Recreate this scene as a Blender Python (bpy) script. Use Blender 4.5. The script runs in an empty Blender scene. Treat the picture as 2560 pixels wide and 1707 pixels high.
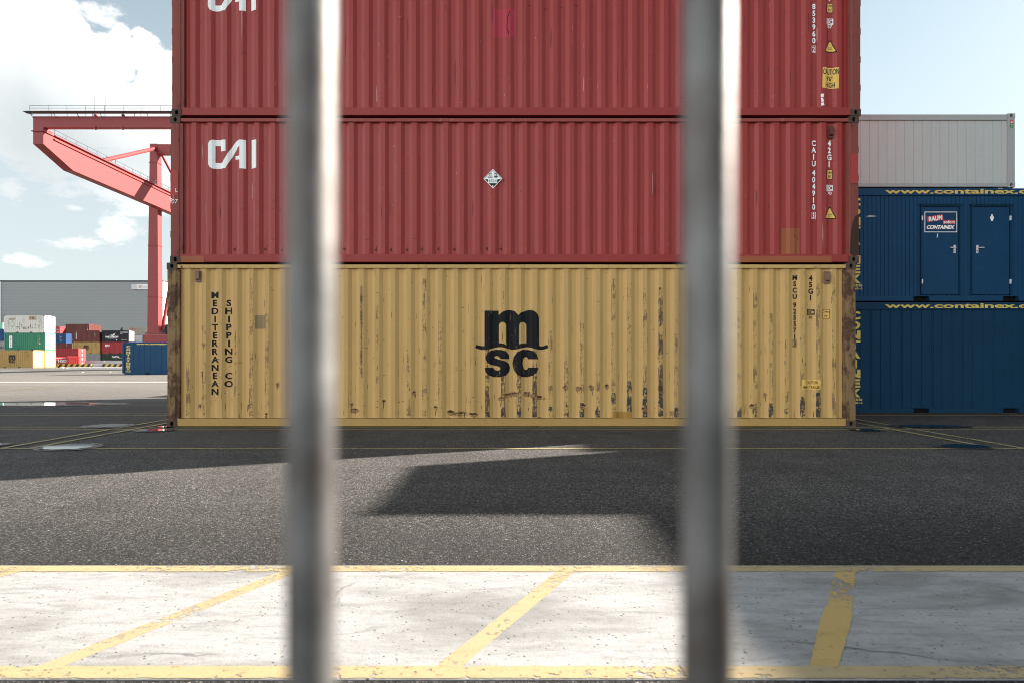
import bpy, bmesh, math, random
from mathutils import Vector, Matrix, noise
from mathutils.geometry import tessellate_polygon
R = math.radians
random.seed(7)
SC = bpy.context.scene
COL = SC.collection

# ------------------------------------------------------------------ camera, sun, sky, exposure
H_EYE = 1.186
F = 1706.67                       # focal length in pixels of the 2560 wide photograph (24 mm lens)
cam = bpy.data.cameras.new('camera'); camo = bpy.data.objects.new('camera', cam); COL.objects.link(camo)
camo.location = (0, 0, H_EYE); camo.rotation_euler = (R(90), 0, 0)
cam.lens = 24.0; cam.sensor_width = 36.0; cam.shift_y = 45.5 / 2560
cam.clip_start = 0.02; cam.clip_end = 4000
cam.dof.use_dof = True; cam.dof.focus_distance = 12.6; cam.dof.aperture_fstop = 4.3
SC.camera = camo
SUN_EL, SUN_AZ = R(26.0), math.atan2(0.9015, 0.4327)
sd = Vector((math.cos(SUN_EL) * math.sin(SUN_AZ), math.cos(SUN_EL) * math.cos(SUN_AZ), math.sin(SUN_EL)))
sun = bpy.data.lights.new('sun', 'SUN'); suno = bpy.data.objects.new('sun', sun); COL.objects.link(suno)
sun.energy = 5.0; sun.angle = R(0.5); sun.color = (1.0, 0.92, 0.83)
suno.rotation_euler = sd.to_track_quat('Z', 'Y').to_euler(); suno.location = (60, 30, 50)
SC.view_settings.view_transform = 'Standard'; SC.view_settings.look = 'None'
SC.view_settings.exposure = 2.0; SC.view_settings.gamma = 1.0
SKY_STRENGTH = 0.05
SC.render.engine = 'CYCLES'; SC.cycles.pixel_filter_type = 'BLACKMAN_HARRIS'; SC.cycles.filter_width = 1.0

# ------------------------------------------------------------------ node helper
class NT:
    def __init__(s, tree): s.t = tree; tree.nodes.clear()
    def n(s, typ, ins=None, **props):
        nd = s.t.nodes.new('ShaderNode' + typ)
        for k, v in props.items(): setattr(nd, k, v)
        for k, v in (ins or {}).items(): s.put(nd.inputs[k], v)
        return nd
    def put(s, sock, v):
        if isinstance(v, bpy.types.NodeSocket): s.t.links.new(v, sock)
        elif isinstance(v, (tuple, list)) and len(v) == 3 and sock.type == 'RGBA': sock.default_value = (*v, 1)
        else: sock.default_value = v
    def m(s, op, a, b=0.0, c=0.0, clamp=False):
        nd = s.n('Math', {0: a, 1: b, 2: c}, operation=op); nd.use_clamp = clamp; return nd.outputs[0]
    def mix(s, f, a, b, blend='MIX'):
        nd = s.n('Mix', data_type='RGBA', blend_type=blend, clamp_factor=True)
        s.put(nd.inputs[0], f); s.put(nd.inputs[6], a); s.put(nd.inputs[7], b); return nd.outputs[2]
    def noise(s, vec, scale, detail=4, rough=0.55, sx=(1, 1, 1), off=(0, 0, 0), dist=0):
        mp = s.n('Mapping', {'Vector': vec, 'Scale': sx, 'Location': off})
        return s.n('TexNoise', {'Vector': mp.outputs[0], 'Scale': scale, 'Detail': detail, 'Roughness': rough, 'Distortion': dist}).outputs[0]
    def ss(s, v, a, b):
        nd = s.n('MapRange', {'Value': v, 'From Min': a, 'From Max': b}, interpolation_type='SMOOTHSTEP'); return nd.outputs[0]

# ------------------------------------------------------------------ world: sky with cumulus at the photographed bearings
W = bpy.data.worlds.new('World'); SC.world = W; W.use_nodes = True
t = NT(W.node_tree)
sky = t.n('TexSky', sky_type='NISHITA', sun_disc=False, sun_elevation=SUN_EL, sun_rotation=SUN_AZ, air_density=1.0, dust_density=0.6, ozone_density=1.5)
tc = t.n('TexCoord').outputs['Generated']
sep = t.n('SeparateXYZ', {0: tc})
az = t.m('ARCTAN2', sep.outputs[0], sep.outputs[1]); el = t.m('ARCSINE', sep.outputs[2])
def ang(px, py):
    a = math.atan((px - 1280) / F); return a, math.atan((899 - py) / F * math.cos(a))
BL = [(20, 120, 215, 230), (150, 150, 120, 160), (255, 160, 110, 90), (300, 112, 42, 48), (362, 135, 52, 62), (440, 250, 130, 120),
      (230, 260, 200, 110), (40, 300, 230, 110), (330, 300, 260, 75), (-250, 200, 300, 300)]
THIN = [(120, 400, 220, 60), (330, 400, 160, 110), (20, 470, 50, 45), (300, 465, 170, 75), (200, 607, 62, 20), (300, 575, 66, 34), (190, 522, 46, 14),
        (2640, 420, 125, 105), (250, 40, 60, 40), (60, 650, 70, 16), (380, 470, 120, 70)]
f1 = t.noise(tc, 9.0, 7, 0.6); f2 = t.noise(tc, 24.0, 7, 0.66); f3 = t.noise(tc, 15.0, 7, 0.65, (1, 1, 2.4), (2, 7, 1))
def blobfield(bl):
    acc = None
    for px, py, rx, ry in bl:
        a, e = ang(px, py); ca = math.cos(a)
        rxx = rx / F * ca * ca; ryy = ry / F * ca
        dx = t.m('MULTIPLY', t.m('SUBTRACT', az, a), 1 / rxx); dy = t.m('MULTIPLY', t.m('SUBTRACT', el, e), 1 / ryy)
        d = t.m('SQRT', t.m('ADD', t.m('MULTIPLY', dx, dx), t.m('MULTIPLY', dy, dy)))
        v = t.m('SUBTRACT', 1.0, d); v = t.m('MULTIPLY', v, min(rx, ry) / 110.0 + 0.35)
        acc = v if acc is None else t.m('MAXIMUM', acc, v)
    return acc
nz = t.m('ADD', t.m('MULTIPLY', t.m('SUBTRACT', f1, 0.5), 1.15), t.m('MULTIPLY', t.m('SUBTRACT', f2, 0.5), 1.1))
big = t.ss(t.m('ADD', blobfield(BL), nz), 0.0, 0.13)
nzt = t.m('ADD', t.m('MULTIPLY', t.m('SUBTRACT', f3, 0.52), 3.0), t.m('MULTIPLY', t.m('SUBTRACT', f2, 0.5), 1.0))
thin = t.m('MULTIPLY', t.ss(t.m('ADD', blobfield(THIN), nzt), -0.05, 0.55), 0.85)
# bright cloud bank out of view, added to fill the shaded container fronts
away = t.ss(t.m('ABSOLUTE', az), 0.75, 1.15)
back = t.ss(t.m('ABSOLUTE', az), 1.2, 1.9)
low = t.m('MULTIPLY', t.ss(el, 0.65, 0.35), t.m('MAXIMUM', t.m('MULTIPLY', back, t.ss(az, 0.6, -0.4)), t.ss(az, -0.85, -1.3)))
gen = t.m('MULTIPLY', t.m('MULTIPLY', t.ss(t.noise(tc, 3.2, 8, 0.6, (1, 1, 2.2), (4.1, 0, 1.3)), 0.36, 0.52), away), low)
cover = t.m('MAXIMUM', big, thin); fill_bank = t.m('MULTIPLY', gen, 0.9)
horizon = t.ss(el, 0.62, -0.02)
skyc = t.mix(t.m('MULTIPLY_ADD', horizon, 0.62, 0.28), t.mix(1.0, sky.outputs[0], (0.95, 0.97, 0.82), 'MULTIPLY'), (4.0, 4.4, 4.52))
ga, ge = ang(60, 360)
gd = t.m('ADD', t.m('ABSOLUTE', t.m('SUBTRACT', az, ga)), t.m('MULTIPLY', t.m('ABSOLUTE', t.m('SUBTRACT', el, ge)), 1.8))
grey = t.m('MULTIPLY', t.ss(gd, 0.32, 0.02), t.m('MULTIPLY_ADD', f1, 0.8, 0.55), clamp=True)
cloudc = t.mix(grey, (6.2, 6.25, 6.2), (3.7, 4.0, 4.1))
cloudc = t.mix(t.m('MULTIPLY', t.ss(f2, 0.45, 0.75), 0.25), cloudc, (4.8, 5.15, 5.3))
bg = t.n('Background', {'Color': t.mix(cover, t.mix(fill_bank, skyc, (21.5, 22.3, 22.4)), cloudc), 'Strength': SKY_STRENGTH})
t.t.links.new(bg.outputs[0], t.n('OutputWorld').inputs[0])
W.cycles.sampling_method = 'MANUAL'; W.cycles.sample_map_resolution = 512

# ------------------------------------------------------------------ materials
MATS = {}
def new_mat(name):
    m = bpy.data.materials.new(name); m.use_nodes = True; MATS[name] = m
    return m, NT(m.node_tree)
def finish(t, col, rough=0.6, metal=0.0, bump=None, bstr=0.2, bdist=0.01, alpha=None, spec=0.5):
    p = t.n('BsdfPrincipled', {'Base Color': col, 'Roughness': rough, 'Metallic': metal, 'Specular IOR Level': spec})
    if bump is not None:
        b = t.n('Bump', {'Height': bump, 'Strength': bstr, 'Distance': bdist}); t.t.links.new(b.outputs[0], p.inputs['Normal'])
    if alpha is not None: t.put(p.inputs['Alpha'], alpha)
    t.t.links.new(p.outputs[0], t.n('OutputMaterial').inputs[0])
def paint(name, col, rust=0.0, streak=0.25, var=0.16, rough=0.55, bump=0.25, scuff=0.0, rustcol=(0.075, 0.03, 0.016), dirt=(0.10, 0.07, 0.045), marks=0.0, spec=0.25):
    m, t = new_mat(name)
    P = t.n('TexCoord').outputs['Object']
    big = t.noise(P, 0.9, 5, 0.6); fine = t.noise(P, 7, 6, 0.65)
    v = t.m('MULTIPLY_ADD', t.m('SUBTRACT', t.m('MULTIPLY_ADD', big, 0.6, t.m('MULTIPLY', fine, 0.4)), 0.5), var * 4, 1.0)
    c = t.n('HueSaturation', {'Color': col, 'Value': v, 'Saturation': 1.0}).outputs[0]
    st = t.ss(t.noise(P, 1.0, 6, 0.7, (16, 16, 0.55)), 0.52, 0.78)
    c = t.mix(t.m('MULTIPLY', st, streak), c, dirt)
    h = fine
    if marks:
        mk = t.ss(t.noise(P, 1.0, 5, 0.6, (2.6, 2.6, 26), (3, 1, 7)), 0.69, 0.73)
        mk = t.m('MULTIPLY', mk, t.ss(t.noise(P, 1.7, 2, 0.5, (1, 1, 1), (9, 9, 2)), 0.5, 0.62))
        c = t.mix(t.m('MULTIPLY', mk, marks), c, rustcol)
        vs = t.ss(t.noise(P, 1.0, 7, 0.72, (30, 30, 1.1), (2, 5, 1)), 0.635, 0.67)
        vs = t.m('MULTIPLY', vs, t.ss(t.noise(P, 2.5, 4, 0.65, (1, 1, 1), (1, 3, 2)), 0.48, 0.6))
        c = t.mix(t.m('MULTIPLY', vs, marks), c, rustcol)
    if rust:
        r1 = t.noise(P, 4.5, 9, 0.74, (1, 1, 0.5), (5, 2, 8))
        rm = t.ss(r1, 0.70 - 0.28 * rust, 0.76 - 0.22 * rust)
        rc = t.mix(t.ss(t.noise(P, 30, 5, 0.7), 0.35, 0.7), rustcol, tuple(x * 2.3 for x in rustcol))
        c = t.mix(t.m('MULTIPLY', rm, 0.92), c, rc)
        h = t.m('SUBTRACT', h, t.m('MULTIPLY', rm, 0.4))
    if scuff:
        s1 = t.ss(t.noise(P, 1, 6, 0.7, (9, 9, 2.2), (7, 7, 1)), 0.60, 0.7)
        c = t.mix(t.m('MULTIPLY', s1, scuff), c, (0.45, 0.42, 0.40))
    finish(t, c, t.m('MULTIPLY_ADD', fine, 0.3, rough - 0.12), 0, h, bump, 0.012, spec=spec)
    return m
RED = (0.305, 0.036, 0.031)
paint('red_paint', RED, 0.05, 0.30, 0.09, 0.38, 0.05, scuff=0.03, marks=0.5, rustcol=(0.10, 0.022, 0.016), dirt=(0.15, 0.045, 0.036))
paint('red_rail', (0.29, 0.036, 0.032), 0.0, 0.2, 0.12, 0.5, dirt=(0.12, 0.03, 0.025))
paint('red_top_rail', (0.28, 0.060, 0.05), 0.22, 0.5, 0.2, 0.6, scuff=0.3, rustcol=(0.12, 0.06, 0.045))
paint('red_post', (0.22, 0.055, 0.042), 0.42, 0.85, 0.2, 0.65, 0.5, rustcol=(0.045, 0.02, 0.013), dirt=(0.09, 0.045, 0.03))
paint('red_patch', (0.36, 0.042, 0.04), 0.05, 0.2, 0.1, 0.5)
paint('brown_patch', (0.31, 0.092, 0.038), 0.05, 0.3, 0.12, 0.55)
paint('pink_patch', (0.40, 0.036, 0.055), 0.0, 0.1, 0.08, 0.5)
YEL = (0.53, 0.325, 0.115)
paint('yellow_paint', YEL, 0.05, 0.36, 0.08, 0.5, 0.06, marks=0.9, rustcol=(0.075, 0.035, 0.02), dirt=(0.27, 0.155, 0.065))
paint('yellow_rail', (0.42, 0.255, 0.085), 0.10, 0.2, 0.12, 0.6, rustcol=(0.06, 0.028, 0.016))
paint('yellow_top_rail', (0.52, 0.34, 0.125), 0.42, 0.55, 0.18, 0.65, rustcol=(0.05, 0.025, 0.015))
paint('yellow_post', (0.23, 0.14, 0.064), 0.85, 1.0, 0.2, 0.75, 0.6, rustcol=(0.045, 0.022, 0.014), dirt=(0.06, 0.03, 0.02))
paint('dark_yellow_patch', (0.33, 0.18, 0.035), 0.1, 0.2, 0.1)
paint('grey_tan_patch', (0.25, 0.175, 0.085), 0.0, 0.2, 0.1)
paint('vent_brown', (0.21, 0.125, 0.085), 0.25, 0.6, 0.15)
paint('vent_red', (0.12, 0.035, 0.03), 0.1, 0.5, 0.15)
paint('casting_steel', (0.085, 0.055, 0.04), 0.5, 0.6, 0.3, 0.75, 0.6, rustcol=(0.03, 0.016, 0.011))
paint('yard_grey', (0.09, 0.095, 0.10))
paint('white_lettering', (0.88, 0.88, 0.86), 0.0, 0.05, 0.05, 0.5)
paint('dark_opening', (0.004, 0.004, 0.004), 0, 0, 0.0, 0.9)
def worn_letter(name, col, base, thr=0.66):
    m, t = new_mat(name); P = t.n('TexCoord').outputs['Object']
    w = t.ss(t.noise(P, 1.0, 8, 0.75, (28, 28, 6)), thr, thr + 0.03)
    w2 = t.ss(t.noise(P, 2.2, 2, 0.5), 0.42, 0.6)
    c = t.mix(t.m('MULTIPLY', w, w2), col, base); finish(t, c, 0.6, spec=0.12)
worn_letter('black_lettering', (0.010, 0.0105, 0.012), (0.20, 0.13, 0.06), 0.58)
worn_letter('white_worn_lettering', (0.88, 0.88, 0.86), RED, 0.64)
worn_letter('yellow_placard', (0.74, 0.46, 0.12), (0.30, 0.2, 0.1), 0.66)
paint('placard_black', (0.012, 0.011, 0.010), 0, 0, 0)
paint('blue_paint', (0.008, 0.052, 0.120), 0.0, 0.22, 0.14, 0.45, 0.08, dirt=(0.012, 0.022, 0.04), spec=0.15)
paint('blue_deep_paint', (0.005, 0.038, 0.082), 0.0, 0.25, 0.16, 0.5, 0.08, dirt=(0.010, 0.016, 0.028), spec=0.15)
paint('blue_door_paint', (0.007, 0.050, 0.118), 0.0, 0.1, 0.2, 0.4, 0.05, dirt=(0.006, 0.012, 0.02), spec=0.15)
paint('blue_letter_yellow', (0.66, 0.50, 0.13), 0, 0.05, 0.06)
paint('sign_red', (0.50, 0.06, 0.06), 0, 0, 0.05)
paint('sign_green', (0.03, 0.22, 0.08), 0, 0, 0.05)
paint('grey_cladding', (0.46, 0.495, 0.475), 0.0, 0.10, 0.06, 0.5, 0.05)
paint('grey_cladding_rail', (0.36, 0.385, 0.375), 0.0, 0.15, 0.1, 0.5, 0.05)
paint('crane_red', (0.27, 0.045, 0.046), 0.0, 0.05, 0.05, 0.45, 0.05)
paint('dark_steel', (0.07, 0.075, 0.08), 0.0, 0.1, 0.1, 0.5)
paint('handle_metal', (0.72, 0.72, 0.70), 0, 0, 0.0, 0.35)
for nm, c in dict(white=(0.60, 0.60, 0.57), green=(0.035, 0.20, 0.13), ochre=(0.40, 0.255, 0.085), brown=(0.125, 0.034, 0.028), navy=(0.012, 0.05, 0.14), black=(0.012, 0.015, 0.02),
                  crimson=(0.30, 0.03, 0.035), grey=(0.26, 0.25, 0.25), olive=(0.022, 0.036, 0.026), beige=(0.34, 0.30, 0.25), mint=(0.30, 0.52, 0.40), silver=(0.52, 0.53, 0.55), bright_red=(0.45, 0.05, 0.05)).items():
    paint('far_' + nm, c, 0.12 if nm in ('ochre', 'green') else 0.0, 0.25, 0.12, 0.55, 0.1)
paint('far_white_rusty', (0.60, 0.60, 0.57), 0.20, 0.5, 0.12, 0.6, 0.1, marks=0.9, rustcol=(0.16, 0.08, 0.04), dirt=(0.30, 0.26, 0.2))

m, t = new_mat('asphalt'); P = t.n('TexCoord').outputs['Object']
n1 = t.noise(P, 0.35, 5, 0.6); n2 = t.noise(P, 150, 3, 0.7); n4 = t.noise(P, 2.2, 6, 0.65, (1, 0.35, 1)); n5 = t.noise(P, 30, 4, 0.7)
PW = t.n('MixRGB', {0: 0.02, 1: P, 2: t.n('TexNoise', {'Vector': P, 'Scale': 60.0, 'Detail': 2.0}).outputs['Color']}).outputs[0]
vo = t.n('TexVoronoi', {'Vector': PW, 'Scale': 78.0}, feature='F1'); st = t.n('SeparateColor', {0: vo.outputs['Color']}).outputs[0]; gap = t.ss(vo.outputs['Distance'], 0.62, 0.30)
yy = t.n('SeparateXYZ', {0: P}).outputs[1]
g = t.m('MULTIPLY_ADD', n1, 0.027, 0.044); g = t.m('MULTIPLY', g, t.m('MULTIPLY_ADD', t.ss(yy, 3.8, 6.4), 0.90, 0.70)); g = t.m('MULTIPLY', g, t.m('MULTIPLY_ADD', t.noise(P, 1.0, 5, 0.65, (0.12, 1.6, 1), (3, 8, 0)), 0.8, 0.6))  # ground gets paler away from the apron: sun glare painted into the colour
g = t.m('MULTIPLY', g, t.m('MULTIPLY_ADD', t.m('POWER', st, 2.0), 1.7, 0.45)); g = t.m('MULTIPLY', g, t.m('MULTIPLY_ADD', gap, 0.75, 0.35)); g = t.m('MULTIPLY', g, t.m('MULTIPLY_ADD', n5, 1.2, 0.45)); g = t.m('MULTIPLY', g, t.m('MULTIPLY_ADD', n4, 0.9, 0.55))
sp = t.m('MULTIPLY', t.m('GREATER_THAN', st, 0.992), gap)
wet = t.ss(t.noise(P, 0.5, 4, 0.6, (1, 1, 1), (3.3, 1.7, 0)), 0.56, 0.7)
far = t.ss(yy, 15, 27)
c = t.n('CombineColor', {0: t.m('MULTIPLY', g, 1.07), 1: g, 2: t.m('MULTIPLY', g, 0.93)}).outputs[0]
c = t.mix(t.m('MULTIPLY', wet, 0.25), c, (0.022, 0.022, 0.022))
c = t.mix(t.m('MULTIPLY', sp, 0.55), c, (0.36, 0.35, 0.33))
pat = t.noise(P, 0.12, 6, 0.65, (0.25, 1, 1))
c = t.mix(t.m('MULTIPLY', far, t.m('MULTIPLY_ADD', t.ss(pat, 0.35, 0.65), 0.35, 0.5)), c, (0.195, 0.175, 0.153))  # far ground lightened in its colour, in place of grazing sun glare
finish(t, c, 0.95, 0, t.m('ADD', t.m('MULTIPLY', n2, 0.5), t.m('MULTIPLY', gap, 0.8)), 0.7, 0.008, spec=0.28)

m, t = new_mat('concrete'); P = t.n('TexCoord').outputs['Object']
n1 = t.noise(P, 1.1, 6, 0.62, (0.7, 1.6, 1), dist=0.6); n2 = t.noise(P, 90, 3, 0.7); n3 = t.noise(P, 3.2, 7, 0.7, (0.6, 2.2, 1), (4, 1, 0), 1.0)
c = t.mix(t.ss(n1, 0.30, 0.56), (0.20, 0.195, 0.187), (0.335, 0.328, 0.318))
c = t.mix(t.m('MULTIPLY', t.ss(n3, 0.50, 0.70), 0.40), c, (0.12, 0.115, 0.11))
n6 = t.noise(P, 7, 8, 0.72, (0.5, 2.0, 1), (8, 3, 0), 0.4); c = t.mix(t.m('MULTIPLY', t.ss(n6, 0.46, 0.66), 0.34), c, (0.13, 0.123, 0.115))
n8 = t.noise(P, 1.0, 6, 0.7, (1.1, 6.5, 1), (6, 2, 0), 0.8); c = t.mix(t.m('MULTIPLY', t.ss(n8, 0.56, 0.72), 0.45), c, (0.075, 0.072, 0.07)); n7 = t.noise(P, 26, 6, 0.75); c = t.mix(t.m('MULTIPLY', t.ss(n7, 0.5, 0.68), 0.30), c, (0.11, 0.103, 0.097))
c = t.mix(t.m('MULTIPLY', t.ss(n2, 0.35, 0.7), 0.18), c, (0.15, 0.14, 0.13))
pit = t.ss(t.n('TexVoronoi', {'Vector': P, 'Scale': 30.0}, feature='F1').outputs['Distance'], 0.24, 0.12)
pit = t.m('MULTIPLY', pit, t.ss(t.noise(P, 9, 4), 0.47, 0.56)); pit = t.m('MAXIMUM', pit, t.ss(t.noise(P, 48, 5, 0.7, (0.6, 1.4, 1)), 0.655, 0.70))
c = t.mix(t.m('MULTIPLY', pit, 0.8), c, (0.055, 0.05, 0.046))
ck = t.n('TexVoronoi', {'Vector': t.n('Mapping', {'Vector': t.n('MixRGB', {0: 0.12, 1: P, 2: t.n('TexNoise', {'Vector': P, 'Scale': 5.0, 'Detail': 5.0}).outputs['Color']}).outputs[0], 'Scale': (0.55, 0.55, 1), 'Location': (1.2, 0.4, 0)}).outputs[0], 'Scale': 1.0}, feature='DISTANCE_TO_EDGE').outputs['Distance']
crk = t.m('MULTIPLY', t.ss(ck, 0.006, 0.002), t.ss(t.noise(P, 0.8, 2), 0.5, 0.6))
c = t.mix(t.m('MULTIPLY', crk, 0.7), c, (0.08, 0.07, 0.065))
finish(t, c, 0.85, 0, t.m('SUBTRACT', n2, pit), 0.35, 0.006, spec=0.3)

def road_paint(name, col, wear, cut):
    m, t = new_mat(name); P = t.n('TexCoord').outputs['Object']
    a = t.noise(P, 26, 7, 0.75, (1, 1, 1)); b = t.noise(P, 2.4, 3, 0.5); s = t.noise(P, 85, 3, 0.7)
    al = t.ss(t.m('ADD', t.m('MULTIPLY', a, 0.75), t.m('MULTIPLY', b, wear)), cut, cut + 0.05)
    c = t.mix(t.m('MULTIPLY', t.ss(t.noise(P, 3, 6, 0.7, (1, 2, 1), (2, 8, 1)), 0.5, 0.75), 0.5), col, tuple(x * 0.5 for x in col))
    c = t.mix(t.m('MULTIPLY', t.ss(s, 0.6, 0.72), 0.6), c, (0.16, 0.13, 0.09))
    finish(t, c, 0.75, 0, s, 0.3, 0.004, al, spec=0.3)
road_paint('yellow_road_paint', (0.36, 0.275, 0.145), 0.40, 0.485)
road_paint('pale_road_paint', (0.35, 0.275, 0.155), 0.40, 0.495)
road_paint('worn_road_paint', (0.42, 0.29, 0.11), 0.45, 0.515)
road_paint('thick_road_paint', (0.42, 0.29, 0.10), 0.35, 0.41)
road_paint('bay_line_paint', (0.30, 0.25, 0.115), 0.45, 0.50)
road_paint('white_road_paint', (0.75, 0.73, 0.68), 0.3, 0.3)
m, t = new_mat('puddle_water'); P = t.n('TexCoord').outputs['Object']
finish(t, (0.012, 0.013, 0.014), 0.03, 0, t.noise(P, 7, 2), 0.02, 0.002, spec=0.6)
m, t = new_mat('wet_asphalt'); P = t.n('TexCoord').outputs['Object']
n2 = t.noise(P, 120, 3, 0.7); al = t.ss(t.noise(P, 8, 5, 0.7), 0.38, 0.5)
finish(t, t.mix(n2, (0.008, 0.008, 0.009), (0.05, 0.048, 0.045)), 0.42, 0, n2, 0.4, 0.004, al)
m, t = new_mat('galvanised_bar'); P = t.n('TexCoord').outputs['Object']
n1 = t.ss(t.noise(P, 34, 4, 0.6, (1, 1, 0.8)), 0.3, 0.7); n2 = t.noise(P, 300, 3, 0.6)
n3 = t.ss(t.noise(P, 22, 3, 0.6, (1, 1, 0.9), (5, 1, 2)), 0.48, 0.66)
finish(t, t.mix(t.m('MULTIPLY', n3, 0.6), t.mix(n1, (0.085, 0.083, 0.080), (0.18, 0.176, 0.17)), (0.075, 0.055, 0.046)), t.m('MULTIPLY_ADD', n1, 0.12, 0.48), 0.6, n2, 0.15, 0.002)
m, t = new_mat('cladding_sheet'); P = t.n('TexCoord').outputs['Object']
z = t.n('SeparateXYZ', {0: P}).outputs[2]
ln = t.ss(t.m('ABSOLUTE', t.m('SUBTRACT', t.m('FRACT', t.m('MULTIPLY', z, 1.0)), 0.5)), 0.38, 0.47)
n1 = t.noise(P, 0.05, 4, 0.6); n2 = t.noise(P, 1.2, 4, 0.7, (0.2, 1, 3))
c = t.mix(t.m('MULTIPLY', ln, 0.35), t.mix(n1, (0.20, 0.212, 0.215), (0.235, 0.245, 0.25)), (0.12, 0.126, 0.13))
c = t.mix(t.m('MULTIPLY', t.ss(n2, 0.45, 0.7), 0.25), c, (0.26, 0.27, 0.27))
finish(t, c, 0.5, 0, ln, 0.3, 0.03)
paint('warehouse_blue', (0.02, 0.06, 0.20), 0, 0.1, 0.05)
paint('warehouse_white', (0.72, 0.72, 0.70), 0, 0.05, 0.04)
paint('barrier_concrete', (0.44, 0.43, 0.43), 0, 0.15, 0.1, 0.8)
paint('tree_leaf', (0.035, 0.05, 0.028), 0, 0, 0.2, 0.7)
paint('tree_bark', (0.06, 0.045, 0.035), 0, 0, 0.2, 0.8)
paint('leaf_litter', (0.62, 0.60, 0.55), 0, 0.2, 0.2, 0.7)
m, t = new_mat('hazard_stripes'); P = t.n('TexCoord').outputs['Object']
sx = t.n('SeparateXYZ', {0: P})
fr = t.m('FRACT', t.m('MULTIPLY', t.m('ADD', sx.outputs[0], t.m('MULTIPLY', sx.outputs[2], -0.55)), 1 / 0.87))
c = t.mix(t.m('GREATER_THAN', fr, 0.5), (0.015, 0.014, 0.013), (0.55, 0.40, 0.08))
finish(t, c, 0.6)

# ------------------------------------------------------------------ object helpers
def empty(name, label, cat, loc, group=None, rz=0):
    o = bpy.data.objects.new(name, None); COL.objects.link(o); o.location = loc; o.rotation_euler = (0, 0, rz)
    o.empty_display_size = 0.3; o['label'] = label; o['category'] = cat
    if group: o['group'] = group
    return o
class MB:
    def __init__(s): s.v = []; s.f = []; s.mi = []; s.sm = []
    def face(s, pts, m=0, sm=False):
        b = len(s.v); s.v += [tuple(p) for p in pts]; s.f.append(tuple(range(b, b + len(pts)))); s.mi.append(m); s.sm.append(sm)
    def mesh(s, vs, fs, m=0, sm=False):
        b = len(s.v); s.v += [tuple(p) for p in vs]
        for f in fs: s.f.append(tuple(i + b for i in f)); s.mi.append(m); s.sm.append(sm)
    def box(s, x0, x1, y0, y1, z0, z1, m=0, bv=0.0):
        if bv:
            bm = bmesh.new(); bmesh.ops.create_cube(bm, size=1.0)
            for v in bm.verts: v.co = Vector((x0 + (v.co.x + .5) * (x1 - x0), y0 + (v.co.y + .5) * (y1 - y0), z0 + (v.co.z + .5) * (z1 - z0)))
            bmesh.ops.bevel(bm, geom=bm.edges[:], offset=bv, segments=2, affect='EDGES', profile=0.6)
            bm.verts.index_update(); s.mesh([v.co for v in bm.verts], [[v.index for v in f.verts] for f in bm.faces], m); bm.free(); return
        s.mesh([(x0, y0, z0), (x1, y0, z0), (x1, y1, z0), (x0, y1, z0), (x0, y0, z1), (x1, y0, z1), (x1, y1, z1), (x0, y1, z1)],
               [(0, 3, 2, 1), (4, 5, 6, 7), (0, 1, 5, 4), (1, 2, 6, 5), (2, 3, 7, 6), (3, 0, 4, 7)], m)
    def tube(s, p0, p1, r, n=8, m=0, r1=None):
        p0, p1 = Vector(p0), Vector(p1); d = (p1 - p0).normalized(); a = d.orthogonal().normalized(); b = d.cross(a); r1 = r if r1 is None else r1
        vs = [p0 + (a * math.cos(k * math.tau / n) + b * math.sin(k * math.tau / n)) * r for k in range(n)] + [p1 + (a * math.cos(k * math.tau / n) + b * math.sin(k * math.tau / n)) * r1 for k in range(n)]
        s.mesh(vs, [(k, (k + 1) % n, n + (k + 1) % n, n + k) for k in range(n)], m, True); s.mesh(vs, [tuple(range(n))[::-1], tuple(range(n, 2 * n))], m)
    def beam(s, p0, p1, w, h, m=0):
        p0, p1 = Vector(p0), Vector(p1); d = (p1 - p0).normalized(); a = d.cross(Vector((0, 0, 1)))
        a = a.normalized() if a.length > 1e-4 else Vector((1, 0, 0)); b = a.cross(d); vs = []
        for p in (p0, p1): vs += [p - a * w / 2 - b * h / 2, p + a * w / 2 - b * h / 2, p + a * w / 2 + b * h / 2, p - a * w / 2 + b * h / 2]
        s.mesh(vs, [(0, 3, 2, 1), (4, 5, 6, 7), (0, 1, 5, 4), (1, 2, 6, 5), (2, 3, 7, 6), (3, 0, 4, 7)], m)
    def prism(s, poly, a0, a1, axis='x', m=0):
        """poly of (u,v): axis x -> (y,z), y -> (x,z), z -> (x,y)"""
        def P(u, v, a): return {'x': (a, u, v), 'y': (u, a, v), 'z': (u, v, a)}[axis]
        n = len(poly); vs = [P(u, v, a0) for u, v in poly] + [P(u, v, a1) for u, v in poly]
        s.mesh(vs, [tuple(range(n)), tuple(range(n, 2 * n))[::-1]] + [(k, n + k, n + (k + 1) % n, (k + 1) % n) for k in range(n)], m)
    def build(s, name, mats, parent=None, loc=None, fix=True):
        me = bpy.data.meshes.new(name); me.from_pydata(s.v, [], s.f)
        for m in ([mats] if isinstance(mats, str) else mats): me.materials.append(MATS[m])
        me.polygons.foreach_set('material_index', s.mi); me.polygons.foreach_set('use_smooth', s.sm)
        if fix:
            bm = bmesh.new(); bm.from_mesh(me); bmesh.ops.recalc_face_normals(bm, faces=bm.faces[:]); bm.to_mesh(me); bm.free()
        me.update(); o = bpy.data.objects.new(name, me); COL.objects.link(o)
        if parent: o.parent = parent
        if loc: o.location = loc
        return o
def single(o, label, cat, group=None):
    o['label'] = label; o['category'] = cat
    if group: o['group'] = group
    return o
def struct(o): o['kind'] = 'structure'; return o
def copy_tree(o, parent=None):
    c = o.copy(); COL.objects.link(c); c.parent = parent
    for ch in [x for x in COL.objects if x.parent == o]: copy_tree(ch, c)
    return c

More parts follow.
